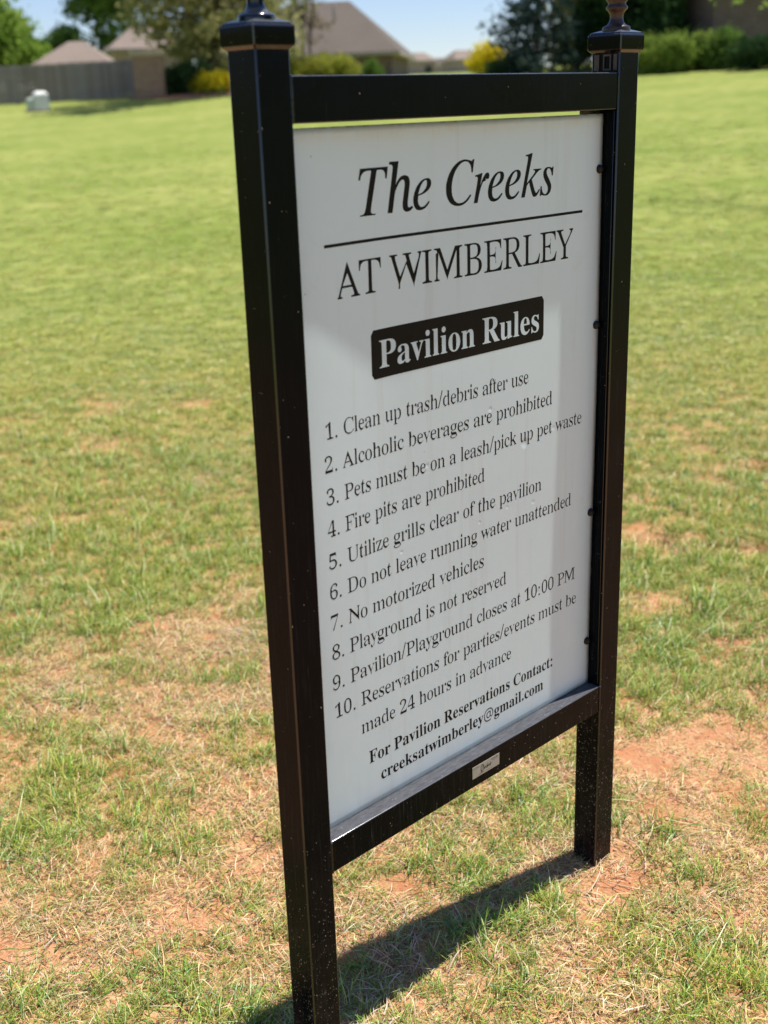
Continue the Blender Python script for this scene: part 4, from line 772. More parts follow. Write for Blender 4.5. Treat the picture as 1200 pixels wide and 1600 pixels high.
    [1, 80, 418, 2, 42, 15, 0, 15, 17, 40, 20, 49, 23, 62, 32, 70, 46, 73, 55, 75, 81, 75, 379, 73, 401, 67, 418, 56, 428, 40, 435, 16, 439, 16, 455, 214, 455, 274, 453, 319, 445, 336, 440, 349, 433, 372, 418, 390, 398, 397, 386, 406, 361, 408, 347, 407, 310, 402, 290, 394, 271, 382, 255, 367, 240, 348, 228, 326, 218, 301, 211, 273, 207, 182, 206, 182, 81, 186, 46, 194, 32, 200, 27, 217, 20, 242, 17, 242, 0, 20, 182, 230, 220, 231, 251, 238, 262, 244, 272, 253, 279, 263, 285, 276, 289, 291, 292, 329, 289, 367, 286, 382, 275, 406, 267, 415, 257, 422, 246, 427, 232, 430, 202, 430, 192, 426, 185, 416, 182, 398],
    [1, 82, 473, 2, 46, 15, 0, 15, 17, 40, 20, 49, 23, 62, 32, 70, 46, 73, 55, 75, 81, 75, 379, 73, 401, 67, 418, 56, 428, 40, 435, 16, 439, 16, 455, 217, 455, 255, 454, 289, 451, 319, 445, 345, 436, 367, 426, 385, 413, 399, 397, 409, 379, 415, 358, 417, 334, 413, 303, 401, 277, 380, 255, 352, 237, 315, 224, 432, 50, 456, 23, 466, 19, 480, 17, 480, 0, 338, 0, 201, 212, 182, 212, 182, 81, 184, 55, 190, 38, 200, 27, 217, 20, 242, 17, 242, 0, 20, 182, 234, 223, 235, 241, 238, 256, 243, 269, 249, 280, 258, 288, 269, 295, 282, 303, 316, 304, 336, 300, 370, 291, 397, 275, 416, 253, 427, 224, 431, 206, 430, 194, 426, 190, 422, 185, 412, 182, 385],
    [1, 97, 344, 2, 72, 255, -10, 236, -8, 222, -3, 211, 6, 204, 19, 200, 35, 181, 19, 161, 7, 140, -2, 118, -7, 95, -9, 82, -8, 59, -1, 40, 11, 27, 29, 21, 51, 22, 80, 27, 96, 36, 111, 48, 124, 63, 136, 106, 158, 164, 180, 199, 190, 198, 252, 194, 270, 187, 282, 181, 287, 167, 293, 158, 295, 132, 295, 120, 292, 111, 288, 106, 282, 104, 274, 120, 246, 123, 231, 118, 212, 110, 202, 92, 193, 77, 191, 62, 193, 50, 199, 40, 208, 35, 221, 33, 236, 36, 254, 39, 263, 49, 278, 74, 298, 107, 311, 133, 317, 162, 318, 213, 314, 233, 309, 250, 302, 263, 292, 274, 280, 282, 266, 288, 250, 292, 231, 293, 210, 293, 62, 295, 40, 299, 35, 304, 34, 320, 42, 329, 28, 316, 14, 301, 3, 286, -4, 271, -9, 13, 151, 34, 179, 44, 199, 63, 199, 169, 170, 160, 147, 147, 131, 130, 121, 109, 118, 84, 120, 66, 123, 52, 130, 42, 139, 36],
    [1, 98, 361, 2, 39, 43, -11, 43, 400, 41, 418, 37, 428, 23, 437, 8, 439, 8, 455, 138, 455, 138, 279, 152, 293, 167, 304, 184, 312, 202, 317, 221, 318, 248, 315, 273, 306, 284, 299, 294, 290, 312, 270, 326, 245, 332, 231, 336, 216, 341, 183, 341, 146, 339, 127, 330, 92, 314, 60, 294, 34, 283, 23, 256, 5, 241, -2, 209, -9, 192, -10, 174, -9, 157, -4, 139, 4, 122, 14, 105, 28, 53, -11, 26, 183, 14, 196, 15, 208, 20, 218, 27, 226, 36, 232, 49, 240, 84, 243, 106, 245, 160, 243, 204, 240, 222, 231, 251, 225, 261, 217, 270, 207, 275, 196, 279, 184, 280, 172, 278, 155, 270, 146, 260, 138, 242, 138, 69, 140, 49, 145, 34, 154, 23, 167, 16],
    [1, 99, 293, 1, 62, 156, -10, 126, -7, 99, 3, 75, 20, 54, 41, 38, 68, 26, 98, 20, 132, 20, 169, 27, 205, 40, 237, 59, 265, 82, 287, 110, 305, 141, 315, 157, 318, 193, 318, 225, 312, 238, 306, 260, 289, 273, 269, 276, 258, 277, 245, 276, 231, 270, 220, 256, 208, 244, 205, 222, 206, 211, 212, 203, 221, 198, 234, 196, 251, 197, 271, 196, 281, 193, 288, 187, 293, 179, 296, 169, 297, 149, 292, 133, 279, 121, 257, 114, 227, 112, 187, 113, 160, 116, 134, 121, 112, 128, 93, 137, 76, 148, 63, 160, 52, 173, 44, 188, 40, 204, 38, 218, 40, 232, 44, 245, 50, 271, 72, 285, 60, 263, 35, 240, 15, 214, 1, 186, -7],
    [1, 101, 301, 2, 43, 154, -10, 124, -7, 97, 3, 73, 19, 53, 41, 37, 69, 26, 101, 20, 137, 19, 157, 22, 193, 26, 210, 38, 240, 54, 267, 75, 289, 100, 305, 127, 315, 157, 318, 179, 317, 200, 312, 218, 305, 234, 294, 249, 280, 261, 264, 271, 245, 277, 223, 281, 199, 283, 166, 117, 166, 121, 121, 131, 87, 147, 62, 170, 47, 199, 42, 215, 44, 230, 49, 244, 58, 257, 70, 270, 86, 285, 73, 264, 43, 240, 20, 214, 3, 185, -7, 12, 116, 192, 201, 192, 201, 231, 198, 258, 193, 277, 184, 290, 170, 296, 161, 297, 145, 293, 132, 282, 123, 263, 118, 237],
    [1, 103, 327, 3, 81, 146, -140, 99, -137, 62, -128, 36, -113, 26, -105, 19, -95, 15, -85, 14, -75, 16, -62, 23, -51, 34, -41, 49, -33, 69, -26, 52, -16, 40, -6, 31, 5, 25, 17, 24, 30, 27, 49, 30, 58, 36, 66, 51, 81, 73, 96, 102, 110, 73, 124, 51, 141, 35, 161, 25, 185, 22, 212, 23, 225, 28, 247, 40, 268, 56, 285, 65, 292, 88, 305, 113, 313, 142, 318, 173, 318, 203, 313, 233, 304, 317, 304, 317, 268, 268, 268, 283, 244, 288, 231, 291, 203, 291, 192, 286, 170, 282, 161, 269, 142, 253, 127, 244, 121, 211, 107, 186, 103, 135, 104, 123, 101, 112, 94, 105, 86, 101, 71, 102, 63, 107, 57, 115, 53, 141, 49, 196, 49, 231, 46, 259, 40, 281, 32, 289, 26, 303, 13, 311, -4, 314, -14, 316, -37, 314, -55, 309, -72, 300, -87, 288, -101, 272, -113, 253, -123, 231, -130, 206, -136, 177, -139, 20, 157, 124, 174, 128, 181, 132, 190, 146, 198, 180, 199, 211, 198, 243, 190, 276, 181, 289, 174, 294, 157, 297, 141, 294, 134, 289, 124, 276, 118, 256, 114, 211, 118, 166, 124, 146, 134, 132, 141, 128, 18, 161, -116, 198, -114, 226, -108, 247, -98, 259, -84, 263, -66, 261, -54, 258, -49, 249, -41, 226, -35, 97, -34, 82, -48, 74, -64, 74, -79, 81, -92, 95, -103, 115, -112, 143, -116],
    [1, 105, 198, 2, 24, 101, 362, 85, 364, 77, 367, 65, 376, 56, 389, 51, 404, 50, 412, 53, 428, 56, 436, 65, 449, 77, 458, 85, 461, 101, 463, 117, 461, 124, 458, 137, 449, 142, 442, 149, 428, 151, 412, 149, 396, 142, 382, 136, 376, 124, 367, 116, 364, 19, 18, 0, 18, 16, 38, 20, 48, 29, 51, 40, 52, 56, 51, 269, 49, 281, 44, 288, 34, 292, 20, 293, 21, 310, 148, 310, 149, 48, 152, 30, 157, 23, 167, 18, 180, 16, 180, 0],
    [1, 107, 359, 1, 47, 17, 0, 17, 16, 37, 20, 48, 30, 51, 41, 52, 56, 52, 406, 49, 426, 44, 433, 35, 437, 20, 439, 21, 455, 148, 455, 148, 169, 227, 248, 241, 267, 244, 278, 242, 284, 238, 288, 231, 291, 206, 293, 206, 310, 345, 310, 345, 293, 330, 291, 315, 287, 288, 271, 222, 209, 346, 34, 357, 23, 363, 19, 376, 16, 376, 0, 211, 0, 211, 16, 231, 19, 238, 26, 239, 32, 232, 49, 163, 147, 148, 134, 149, 41, 152, 30, 157, 23, 167, 18, 180, 16, 180, 0],
    [1, 108, 199, 1, 19, 18, 0, 18, 16, 38, 20, 48, 29, 51, 40, 52, 56, 52, 406, 49, 425, 44, 433, 35, 437, 20, 439, 20, 455, 148, 455, 149, 48, 152, 30, 157, 23, 167, 18, 180, 16, 180, 0],
    [1, 109, 554, 1, 85, 18, 0, 18, 16, 37, 20, 48, 30, 51, 41, 52, 56, 51, 268, 48, 279, 42, 287, 33, 292, 19, 294, 19, 310, 146, 310, 146, 265, 162, 284, 179, 299, 197, 310, 217, 316, 237, 318, 262, 316, 283, 309, 300, 298, 312, 282, 320, 261, 337, 282, 355, 298, 374, 309, 395, 316, 418, 318, 449, 314, 473, 301, 490, 280, 500, 250, 504, 212, 505, 41, 508, 30, 513, 23, 522, 18, 536, 16, 536, 0, 377, 0, 377, 16, 391, 18, 403, 26, 407, 35, 410, 56, 410, 217, 407, 245, 404, 258, 397, 266, 385, 271, 377, 271, 366, 270, 355, 266, 344, 259, 324, 237, 325, 41, 328, 30, 334, 23, 343, 18, 356, 16, 356, 0, 199, 0, 199, 16, 218, 20, 225, 26, 231, 41, 232, 56, 232, 217, 230, 244, 226, 258, 219, 266, 207, 271, 199, 271, 187, 270, 176, 266, 165, 258, 155, 248, 146, 235, 147, 41, 150, 31, 155, 23, 164, 18, 177, 16, 177, 0],
    [1, 110, 381, 1, 53, 18, 0, 18, 16, 37, 20, 48, 30, 51, 41, 52, 56, 51, 268, 48, 279, 42, 287, 33, 292, 19, 294, 19, 310, 148, 310, 148, 267, 163, 286, 181, 300, 200, 310, 221, 316, 243, 318, 275, 314, 299, 301, 316, 280, 327, 250, 330, 212, 331, 41, 335, 30, 340, 23, 350, 18, 363, 16, 363, 0, 202, 0, 202, 16, 217, 18, 225, 22, 231, 30, 234, 41, 235, 56, 235, 217, 233, 245, 229, 258, 222, 266, 210, 271, 203, 271, 191, 270, 179, 266, 168, 258, 148, 235, 149, 41, 152, 30, 157, 23, 167, 18, 180, 16, 180, 0],
    [1, 111, 336, 2, 32, 169, -10, 135, -7, 119, -2, 90, 11, 66, 31, 46, 56, 31, 85, 22, 118, 19, 154, 22, 190, 31, 223, 46, 253, 66, 278, 90, 297, 119, 311, 135, 315, 168, 318, 201, 315, 231, 305, 258, 289, 280, 267, 298, 240, 310, 208, 314, 191, 317, 154, 314, 117, 310, 100, 298, 69, 280, 42, 258, 20, 232, 3, 202, -7, 29, 169, 11, 179, 13, 189, 16, 197, 21, 203, 29, 211, 45, 217, 81, 220, 154, 218, 215, 215, 238, 208, 271, 195, 289, 188, 294, 179, 298, 169, 299, 158, 298, 148, 294, 140, 289, 133, 281, 128, 271, 121, 238, 119, 215, 117, 154, 120, 82, 126, 45, 134, 29, 141, 21, 149, 16, 158, 13],
    [1, 114, 287, 1, 45, 18, 0, 18, 16, 38, 20, 48, 29, 51, 40, 52, 56, 51, 269, 49, 281, 43, 288, 34, 292, 20, 293, 21, 310, 146, 310, 146, 252, 169, 285, 187, 301, 206, 312, 224, 318, 233, 318, 253, 316, 269, 309, 275, 304, 284, 291, 287, 283, 289, 266, 285, 245, 273, 230, 255, 223, 241, 223, 230, 225, 222, 231, 201, 256, 189, 260, 178, 257, 167, 248, 157, 234, 151, 215, 149, 192, 149, 56, 151, 40, 155, 29, 163, 22, 177, 18, 197, 16, 197, 0],
    [1, 115, 288, 1, 74, 151, -10, 128, -8, 87, 6, 73, 9, 62, 6, 57, 2, 51, -9, 36, -9, 36, 105, 53, 105, 63, 74, 78, 49, 97, 30, 118, 19, 129, 16, 150, 15, 173, 22, 179, 27, 187, 37, 192, 58, 191, 69, 186, 79, 179, 89, 169, 97, 94, 137, 71, 152, 54, 169, 43, 188, 38, 209, 38, 237, 41, 252, 47, 266, 55, 279, 65, 291, 77, 301, 90, 309, 106, 314, 123, 318, 141, 319, 166, 316, 213, 305, 221, 307, 225, 310, 230, 319, 244, 319, 244, 222, 228, 222, 218, 248, 204, 269, 188, 284, 169, 293, 149, 296, 127, 292, 116, 286, 107, 271, 105, 259, 106, 247, 115, 232, 131, 220, 204, 182, 226, 168, 241, 151, 247, 142, 255, 121, 257, 95, 256, 76, 253, 59, 247, 44, 239, 30, 228, 18, 216, 8, 202, 0, 186, -6, 169, -9],
    [1, 116, 228, 1, 32, 124, -9, 108, -9, 83, -2, 66, 10, 55, 30, 49, 56, 48, 71, 48, 279, 20, 279, 20, 300, 88, 369, 116, 404, 129, 424, 144, 424, 144, 310, 208, 310, 208, 279, 144, 279, 144, 82, 146, 61, 149, 51, 155, 44, 168, 40, 177, 42, 185, 46, 193, 53, 206, 75, 222, 66, 208, 39, 192, 18, 172, 3, 149, -6],
    [1, 117, 375, 1, 45, 131, -10, 113, -9, 98, -6, 85, 0, 74, 7, 65, 17, 53, 43, 49, 59, 46, 97, 45, 265, 42, 277, 36, 286, 26, 292, 11, 294, 11, 310, 142, 310, 142, 67, 148, 50, 155, 42, 164, 37, 177, 36, 189, 37, 200, 40, 210, 46, 228, 66, 227, 266, 224, 279, 217, 287, 206, 292, 189, 294, 189, 310, 324, 310, 325, 54, 328, 43, 335, 36, 345, 32, 360, 30, 360, 13, 312, 9, 286, 5, 228, -10, 228, 40, 205, 16, 186, 3, 165, -5],
    [1, 118, 306, 1, 28, 142, -10, 38, 248, 19, 285, 10, 291, -3, 293, -3, 310, 164, 310, 164, 294, 146, 293, 139, 291, 133, 288, 130, 283, 129, 276, 130, 268, 185, 122, 236, 253, 241, 272, 240, 280, 235, 286, 228, 291, 203, 294, 203, 310, 305, 310, 305, 295, 292, 290, 281, 283, 260, 243, 160, -10],
    [1, 119, 435, 1, 42, 122, -10, 17, 265, 6, 284, 0, 289, -11, 293, -11, 310, 138, 310, 138, 293, 120, 289, 116, 285, 114, 276, 116, 266, 167, 127, 211, 235, 201, 266, 190, 288, 179, 293, 168, 295, 168, 310, 323, 310, 323, 293, 305, 290, 300, 287, 297, 282, 296, 276, 298, 262, 336, 141, 382, 256, 387, 275, 384, 285, 380, 289, 356, 295, 356, 310, 445, 310, 445, 295, 435, 293, 428, 288, 412, 258, 304, -10, 289, -10, 223, 197, 140, -10],
    [1, 121, 300, 1, 54, 52, -140, 43, -140, 25, -135, 10, -125, -1, -111, -6, -94, -7, -84, -5, -71, 1, -59, 10, -48, 21, -42, 36, -40, 54, -43, 64, -49, 71, -58, 74, -69, 74, -87, 76, -95, 82, -98, 91, -98, 102, -90, 114, -74, 129, -44, 140, -5, 36, 251, 25, 275, 15, 287, 6, 293, -5, 293, -5, 310, 162, 310, 162, 293, 136, 289, 129, 283, 128, 275, 133, 257, 185, 119, 230, 241, 236, 260, 238, 274, 235, 285, 229, 289, 203, 293, 203, 310, 300, 310, 300, 293, 289, 291, 281, 285, 259, 242, 155, -42, 136, -85, 123, -105, 103, -126, 80, -137],
    [2, 67, 471, 1, 72, 218, -10, 173, -6, 152, -2, 113, 13, 95, 23, 80, 34, 67, 47, 44, 78, 29, 115, 24, 135, 21, 179, 24, 218, 28, 237, 34, 256, 50, 295, 71, 331, 83, 348, 111, 381, 142, 409, 159, 422, 205, 448, 234, 460, 263, 468, 292, 473, 321, 475, 355, 472, 431, 453, 440, 459, 448, 470, 472, 470, 444, 332, 420, 332, 421, 353, 416, 388, 411, 403, 404, 416, 395, 427, 373, 443, 360, 449, 328, 453, 312, 452, 281, 445, 265, 438, 235, 421, 206, 398, 179, 370, 156, 337, 146, 319, 129, 281, 117, 240, 111, 197, 111, 147, 115, 121, 123, 98, 133, 78, 145, 60, 161, 45, 177, 34, 195, 25, 214, 20, 236, 19, 270, 22, 302, 32, 333, 49, 364, 73, 399, 103, 417, 91, 383, 54, 365, 39, 327, 15, 286, -1, 264, -6],
    [2, 84, 420, 1, 38, 45, 0, 47, 13, 75, 14, 94, 19, 108, 30, 116, 41, 134, 89, 225, 429, 222, 436, 217, 440, 212, 441, 163, 439, 128, 432, 111, 423, 89, 404, 78, 386, 64, 352, 39, 353, 69, 465, 466, 465, 444, 350, 421, 350, 421, 386, 416, 409, 405, 425, 389, 435, 364, 440, 320, 441, 310, 437, 303, 423, 213, 93, 203, 43, 205, 31, 208, 26, 220, 17, 235, 14, 270, 13, 266, 0],
    [2, 101, 287, 2, 50, 89, -7, 55, -2, 39, 3, 26, 11, 16, 21, 7, 33, 0, 47, -8, 79, -9, 112, -4, 138, 10, 179, 32, 218, 51, 243, 84, 274, 115, 295, 135, 304, 155, 311, 176, 315, 207, 316, 230, 312, 239, 308, 247, 303, 257, 291, 260, 284, 263, 266, 261, 249, 255, 233, 245, 218, 231, 203, 213, 189, 190, 177, 164, 165, 133, 156, 66, 142, 61, 98, 64, 72, 71, 52, 84, 37, 100, 28, 119, 26, 136, 28, 155, 34, 174, 46, 221, 81, 236, 71, 210, 42, 197, 31, 169, 12, 138, 0, 122, -4, 17, 66, 158, 111, 169, 130, 177, 163, 199, 176, 212, 186, 226, 193, 240, 198, 255, 198, 281, 195, 289, 190, 294, 180, 298, 166, 295, 142, 280, 124, 263, 108, 242, 93, 217],
    [2, 104, 402, 1, 60, 304, -7, 281, -4, 262, 5, 249, 19, 244, 28, 239, 49, 238, 60, 241, 99, 274, 257, 276, 283, 275, 298, 271, 309, 265, 317, 258, 321, 250, 323, 238, 321, 224, 315, 209, 305, 194, 290, 164, 251, 141, 211, 129, 172, 92, 0, 20, 0, 107, 415, 113, 451, 111, 462, 106, 471, 97, 477, 87, 481, 61, 482, 67, 510, 200, 510, 161, 331, 147, 275, 145, 275, 168, 308, 191, 333, 217, 352, 244, 362, 274, 366, 303, 363, 325, 354, 339, 339, 348, 318, 351, 291, 348, 262, 315, 101, 313, 68, 314, 56, 316, 47, 326, 37, 331, 36, 345, 38, 375, 51, 391, 32, 374, 18, 357, 7, 339, -1, 322, -5],
    [2, 107, 339, 1, 47, 218, -7, 200, -5, 193, -1, 182, 9, 156, 63, 120, 161, 83, 129, 46, 0, -18, 0, 98, 414, 101, 435, 98, 447, 94, 452, 71, 455, 57, 455, 61, 468, 108, 474, 169, 487, 178, 486, 180, 482, 177, 465, 84, 157, 202, 250, 219, 267, 223, 274, 225, 280, 223, 285, 215, 292, 192, 294, 198, 306, 342, 306, 339, 293, 318, 292, 304, 287, 270, 269, 169, 193, 219, 73, 234, 47, 241, 40, 247, 36, 262, 43, 301, 79, 316, 69, 286, 30, 266, 11, 246, -1, 236, -4],
    [2, 114, 224, 1, 38, -18, 0, 41, 209, 51, 259, 49, 270, 43, 279, 8, 284, 10, 297, 58, 304, 117, 316, 124, 316, 130, 313, 129, 308, 89, 179, 114, 229, 141, 267, 165, 294, 185, 311, 206, 316, 220, 315, 231, 311, 239, 299, 242, 283, 238, 263, 231, 253, 221, 245, 215, 242, 200, 240, 189, 242, 179, 245, 172, 251, 166, 263, 170, 268, 135, 218, 117, 189, 100, 157, 85, 122, 70, 84, 46, 0],
    [2, 115, 248, 1, 60, 78, -8, 47, -5, 5, 6, 0, 2, -4, -4, -27, -4, -12, 106, 9, 105, 13, 72, 22, 45, 36, 26, 53, 14, 71, 10, 79, 11, 92, 16, 105, 26, 111, 33, 118, 49, 121, 69, 120, 78, 113, 98, 107, 109, 58, 175, 39, 213, 35, 238, 38, 263, 43, 274, 50, 285, 68, 302, 94, 313, 123, 316, 143, 315, 161, 312, 195, 302, 201, 307, 204, 314, 225, 314, 212, 214, 190, 214, 185, 245, 176, 268, 163, 285, 147, 295, 130, 299, 120, 297, 107, 287, 100, 278, 96, 261, 100, 242, 112, 220, 160, 154, 178, 122, 183, 102, 184, 78, 176, 49, 166, 32, 152, 17, 144, 11, 124, 0, 102, -6],
]
# glyph outlines of the serif lettering
# each row: style (0 regular, 1 bold, 2 italic), character code, advance, number of outlines, then each outline as point count and x, y in thousandths
GL = {}
for row in OUTLINES:
    ps, k = [], 4
    for _ in range(row[3]):
        n_ = row[k]; k += 1
        ps.append([(row[k + 2 * i] / 1000, row[k + 2 * i + 1] / 1000) for i in range(n_)]); k += 2 * n_
    GL['RBI'[row[0]] + chr(row[1])] = (row[2] / 1000, ps)
def _area(p): return 0.5 * sum(p[i][0] * p[(i + 1) % len(p)][1] - p[(i + 1) % len(p)][0] * p[i][1] for i in range(len(p)))
def _disc(cx, cy, r): return [(cx + r * math.cos(a * math.pi / 6), cy + r * math.sin(a * math.pi / 6)) for a in range(12)]
def extra(st, c):
    r = 0.038 if st == 'R' else 0.054
    if c == '.': return 0.17, [_disc(0.085, r * 0.8, r)]
    if c == ':': return 0.21, [_disc(0.10, r * 0.8, r), _disc(0.10, 0.285, r)]
    if c == '/': return 0.19, [[(-0.005, -0.01), (0.033, -0.01), (0.195, 0.50), (0.157, 0.50)]]
CAP = {'R': max(p[1] for p in GL['RT'][1][0]), 'B': max(p[1] for p in GL['BP'][1][0]), 'I': max(p[1] for p in GL['IT'][1][0])}

def lettering(name, st, text, x0, x1, zbase, caph, zoff=0.00014, mat=None, slope=0.0, space=0.175):
    """flat print: a line of text set from x0 to x1 with capitals caph tall, following the sheet"""
    polys, x = [], 0.0
    for c in text:
        if c == ' ': x += space; continue
        e = extra(st, c)
        adv, ps = e if e else GL[st + c]
        outs = [p for p in ps]
        big = max(ps, key=lambda p: abs(_area(p))); sg = _area(big) > 0
        for p in ps:
            if (_area(p) > 0) == sg:
                bx0, bx1 = min(q[0] for q in p), max(q[0] for q in p); by0, by1 = min(q[1] for q in p), max(q[1] for q in p)
                holes = [h for h in ps if (_area(h) > 0) != sg and bx0 <= h[0][0] <= bx1 and by0 <= h[0][1] <= by1]
                polys.append([[(px + x, py) for px, py in q] for q in [p] + holes])
        x += adv
    xa = min(q[0] for g in polys for p in g for q in p); xb = max(q[0] for g in polys for p in g for q in p)
    sx = (x1 - x0) / (xb - xa); sz = caph / CAP[st]
    V, F = [], []
    for g in polys:
        t3 = [[Vector((q[0], q[1], 0)) for q in p] for p in g]
        tri = tessellate_polygon(t3); b = len(V)
        for p in g:
            for q in p:
                X = x0 + (q[0] - xa) * sx; Z = zbase + slope * (X - x0) + q[1] * sz
                V.append((X, panel_y(X, Z) - zoff, zz(Z)))
        F += [tuple(i + b for i in q) for q in tri]
    me = mesh(name, V, F)
    # face towards the viewer
    bm = bmesh.new(); bm.from_mesh(me)
    fl = [f for f in bm.faces if f.normal.y > 0]
    if fl: bmesh.ops.reverse_faces(bm, faces=fl)
    bm.to_mesh(me); bm.free()
    return part(name, me, mat or M['ink'], panel)

lettering('title', 'I', 'The Creeks', 0.1535, 0.6503, -0.2104, 0.0728)
lettering('title', 'R', 'AT WIMBERLEY', 0.0945, 0.7143, -0.3331, 0.0555, space=0.17)
def sheet_patch(name, x0, x1, z0, z1, rad, zoff, mat, n=80):
    pts = []
    if rad:
        for cx, cz, a0 in ((x1 - rad, z1 - rad, 0), (x0 + rad, z1 - rad, 90), (x0 + rad, z0 + rad, 180), (x1 - rad, z0 + rad, 270)):
            for k in range(6): a = R3(a0 + 18 * k); pts.append((cx + rad * math.cos(a), cz + rad * math.sin(a)))
    V, F = [], []
    nzz = 10
    for j in range(nzz + 1):
        z = z0 + (z1 - z0) * j / nzz
        dz = min(z - z0, z1 - z); ins = 0.0
        if rad and dz < rad: ins = rad - math.sqrt(max(0, rad * rad - (rad - dz) ** 2))
        for i in range(n + 1):
            x = x0 + ins + (x1 - x0 - 2 * ins) * i / n
            V.append((x, panel_y(x, z) - zoff, zz(z)))
    for j in range(nzz):
        for i in range(n):
            a = j * (n + 1) + i; F.append((a, a + 1, a + n + 2, a + n + 1))
    return part(name, mesh(name, V, F, True), mat, panel)
sheet_patch('rule_line', 0.0711, 0.7416, -0.2512, -0.2462, 0, 0.00014, M['ink'])
sheet_patch('heading_band', 0.1698, 0.6245, -0.4770, -0.3945, 0.006, 0.00014, M['ink'])
M['knockout'] = plain('white_print', (0.60, 0.76, 0.785), 0.4, 0.05, 12)
lettering('heading', 'B', 'Pavilion Rules', 0.1887, 0.6100, -0.4600, 0.0465, 0.00028, M['knockout'])
rules = [('1. Clean up trash/debris after use', 0.057, 0.5810, -0.5549, -0.5555), ('2. Alcoholic beverages are prohibited', 0.0517, 0.6546, -0.6110, -0.6107),
         ('3. Pets must be on a leash/pick up pet waste', 0.0520, 0.7535, -0.6664, -0.6690), ('4. Fire pits are prohibited', 0.0515, 0.4539, -0.7225, -0.7217),
         ('5. Utilize grills clear of the pavilion', 0.0513, 0.6258, -0.7800, -0.7808), ('6. Do not leave running water unattended', 0.0508, 0.7246, -0.8353, -0.8385),
         ('7. No motorized vehicles', 0.0502, 0.4513, -0.8921, -0.8940), ('8. Playground is not reserved', 0.0505, 0.5185, -0.9481, -0.9505),
         ('9. Pavilion/Playground closes at 10:00 PM', 0.0492, 0.7456, -1.0063, -1.0085), ('10. Reservations for parties/events must be', 0.0520, 0.7522, -1.0610, -1.0660),
         ('made 24 hours in advance', 0.113, 0.5353, -1.1175, -1.1190)]
for s, xa, xb, za, zb in rules:
    lettering('rule', 'R', s, xa, xb, za, 0.0270, slope=(zb - za) / (xb - xa), space=0.175)
lettering('contact_line', 'B', 'For Pavilion Reservations Contact:', 0.1290, 0.6720, -1.1850, 0.0250, slope=-0.004)
lettering('contact_line', 'B', 'creeksatwimberley@gmail.com', 0.1575, 0.6410, -1.2310, 0.0245, slope=0.002)

# bolts through the sheet
def bolt_mesh(x, z):
    y = panel_y(x, z)
    V, F = [], []
    prof = [(0.0082, 0.0), (0.0086, -0.0016), (0.0078, -0.0035), (0.0074, -0.0052), (0.0052, -0.0078), (0.0018, -0.0090)]
    n = 16
    for r, d in prof:
        for i in range(n):
            a = 2 * math.pi * i / n; V.append((x + r * math.cos(a), y + d, zz(z) + r * math.sin(a)))
    for j in range(len(prof) - 1):
        for i in range(n):
            k = (i + 1) % n; F.append((j * n + i, (j + 1) * n + i, (j + 1) * n + k, j * n + k)[::-1])
    F.append(tuple((len(prof) - 1) * n + i for i in range(n)))
    return mesh('bolt', V, F, True)
for z in (-0.1738, -0.4745, -0.8718, -1.1703):
    for x in (0.0085, 0.7925):
        part('bolt', bolt_mesh(x, z), M['bolt'])

# maker's sticker on the bottom rail
st_ = part('sticker', box_mesh('sticker', 0.3770, 0.4590, 0.0009, 0.0016, zz(-1.3182), zz(-1.2922)), plain('sticker_foil', (0.42, 0.41, 0.34), 0.45, 0.12, 60))
V, F = [], []
def stroke(pts, w=0.0005):
    P3 = [Vector((0.377 + a, 0.0008, zz(-1.3182 + b))) for a, b in pts]
    for a, b in zip(P3[:-1], P3[1:]):
        d = (b - a).normalized(); n_ = Vector((-d.z, 0, d.x)) * w; k = len(V)
        a2, b2 = a - d * w * 0.5, b + d * w * 0.5
        V.extend([a2 - n_, b2 - n_, b2 + n_, a2 + n_]); F.append((k, k + 1, k + 2, k + 3))
def curve(f, n, w=0.0005): stroke([f(i / n) for i in range(n + 1)], w)
# signature: a tall loop, then running letters and a long crossbar
curve(lambda t: (0.0295 + 0.0045 * math.cos(2 * math.pi * t + 0.6), 0.0140 + 0.0075 * math.sin(2 * math.pi * t + 0.6)), 16, 0.0007)
curve(lambda t: (0.0262 + 0.006 * t, 0.0050 + 0.0155 * t), 3, 0.0006)
curve(lambda t: (0.0335 + 0.0235 * t, 0.0118 + 0.0026 * math.sin(t * 34) * (1 - 0.3 * t) + 0.001 * t), 42, 0.0006)
stroke([(0.0445, 0.0085), (0.0462, 0.0185)], 0.0006); stroke([(0.0525, 0.0085), (0.0538, 0.0178)], 0.0006)
for zl, xa, xb in ((0.0232, 0.003, 0.020), (0.0210, 0.003, 0.022), (0.0232, 0.056, 0.078), (0.0210, 0.058, 0.078), (0.0188, 0.060, 0.076), (0.0036, 0.018, 0.034), (0.0036, 0.042, 0.060), (0.0060, 0.024, 0.031)):
    x = xa
    while x < xb:
        w_ = random.uniform(0.0008, 0.0026); stroke([(x, zl), (min(xb, x + w_), zl)], 0.00035); x += w_ + 0.0012
bmx = mesh('print', V, F)
part('print', bmx, M['ink'], st_)

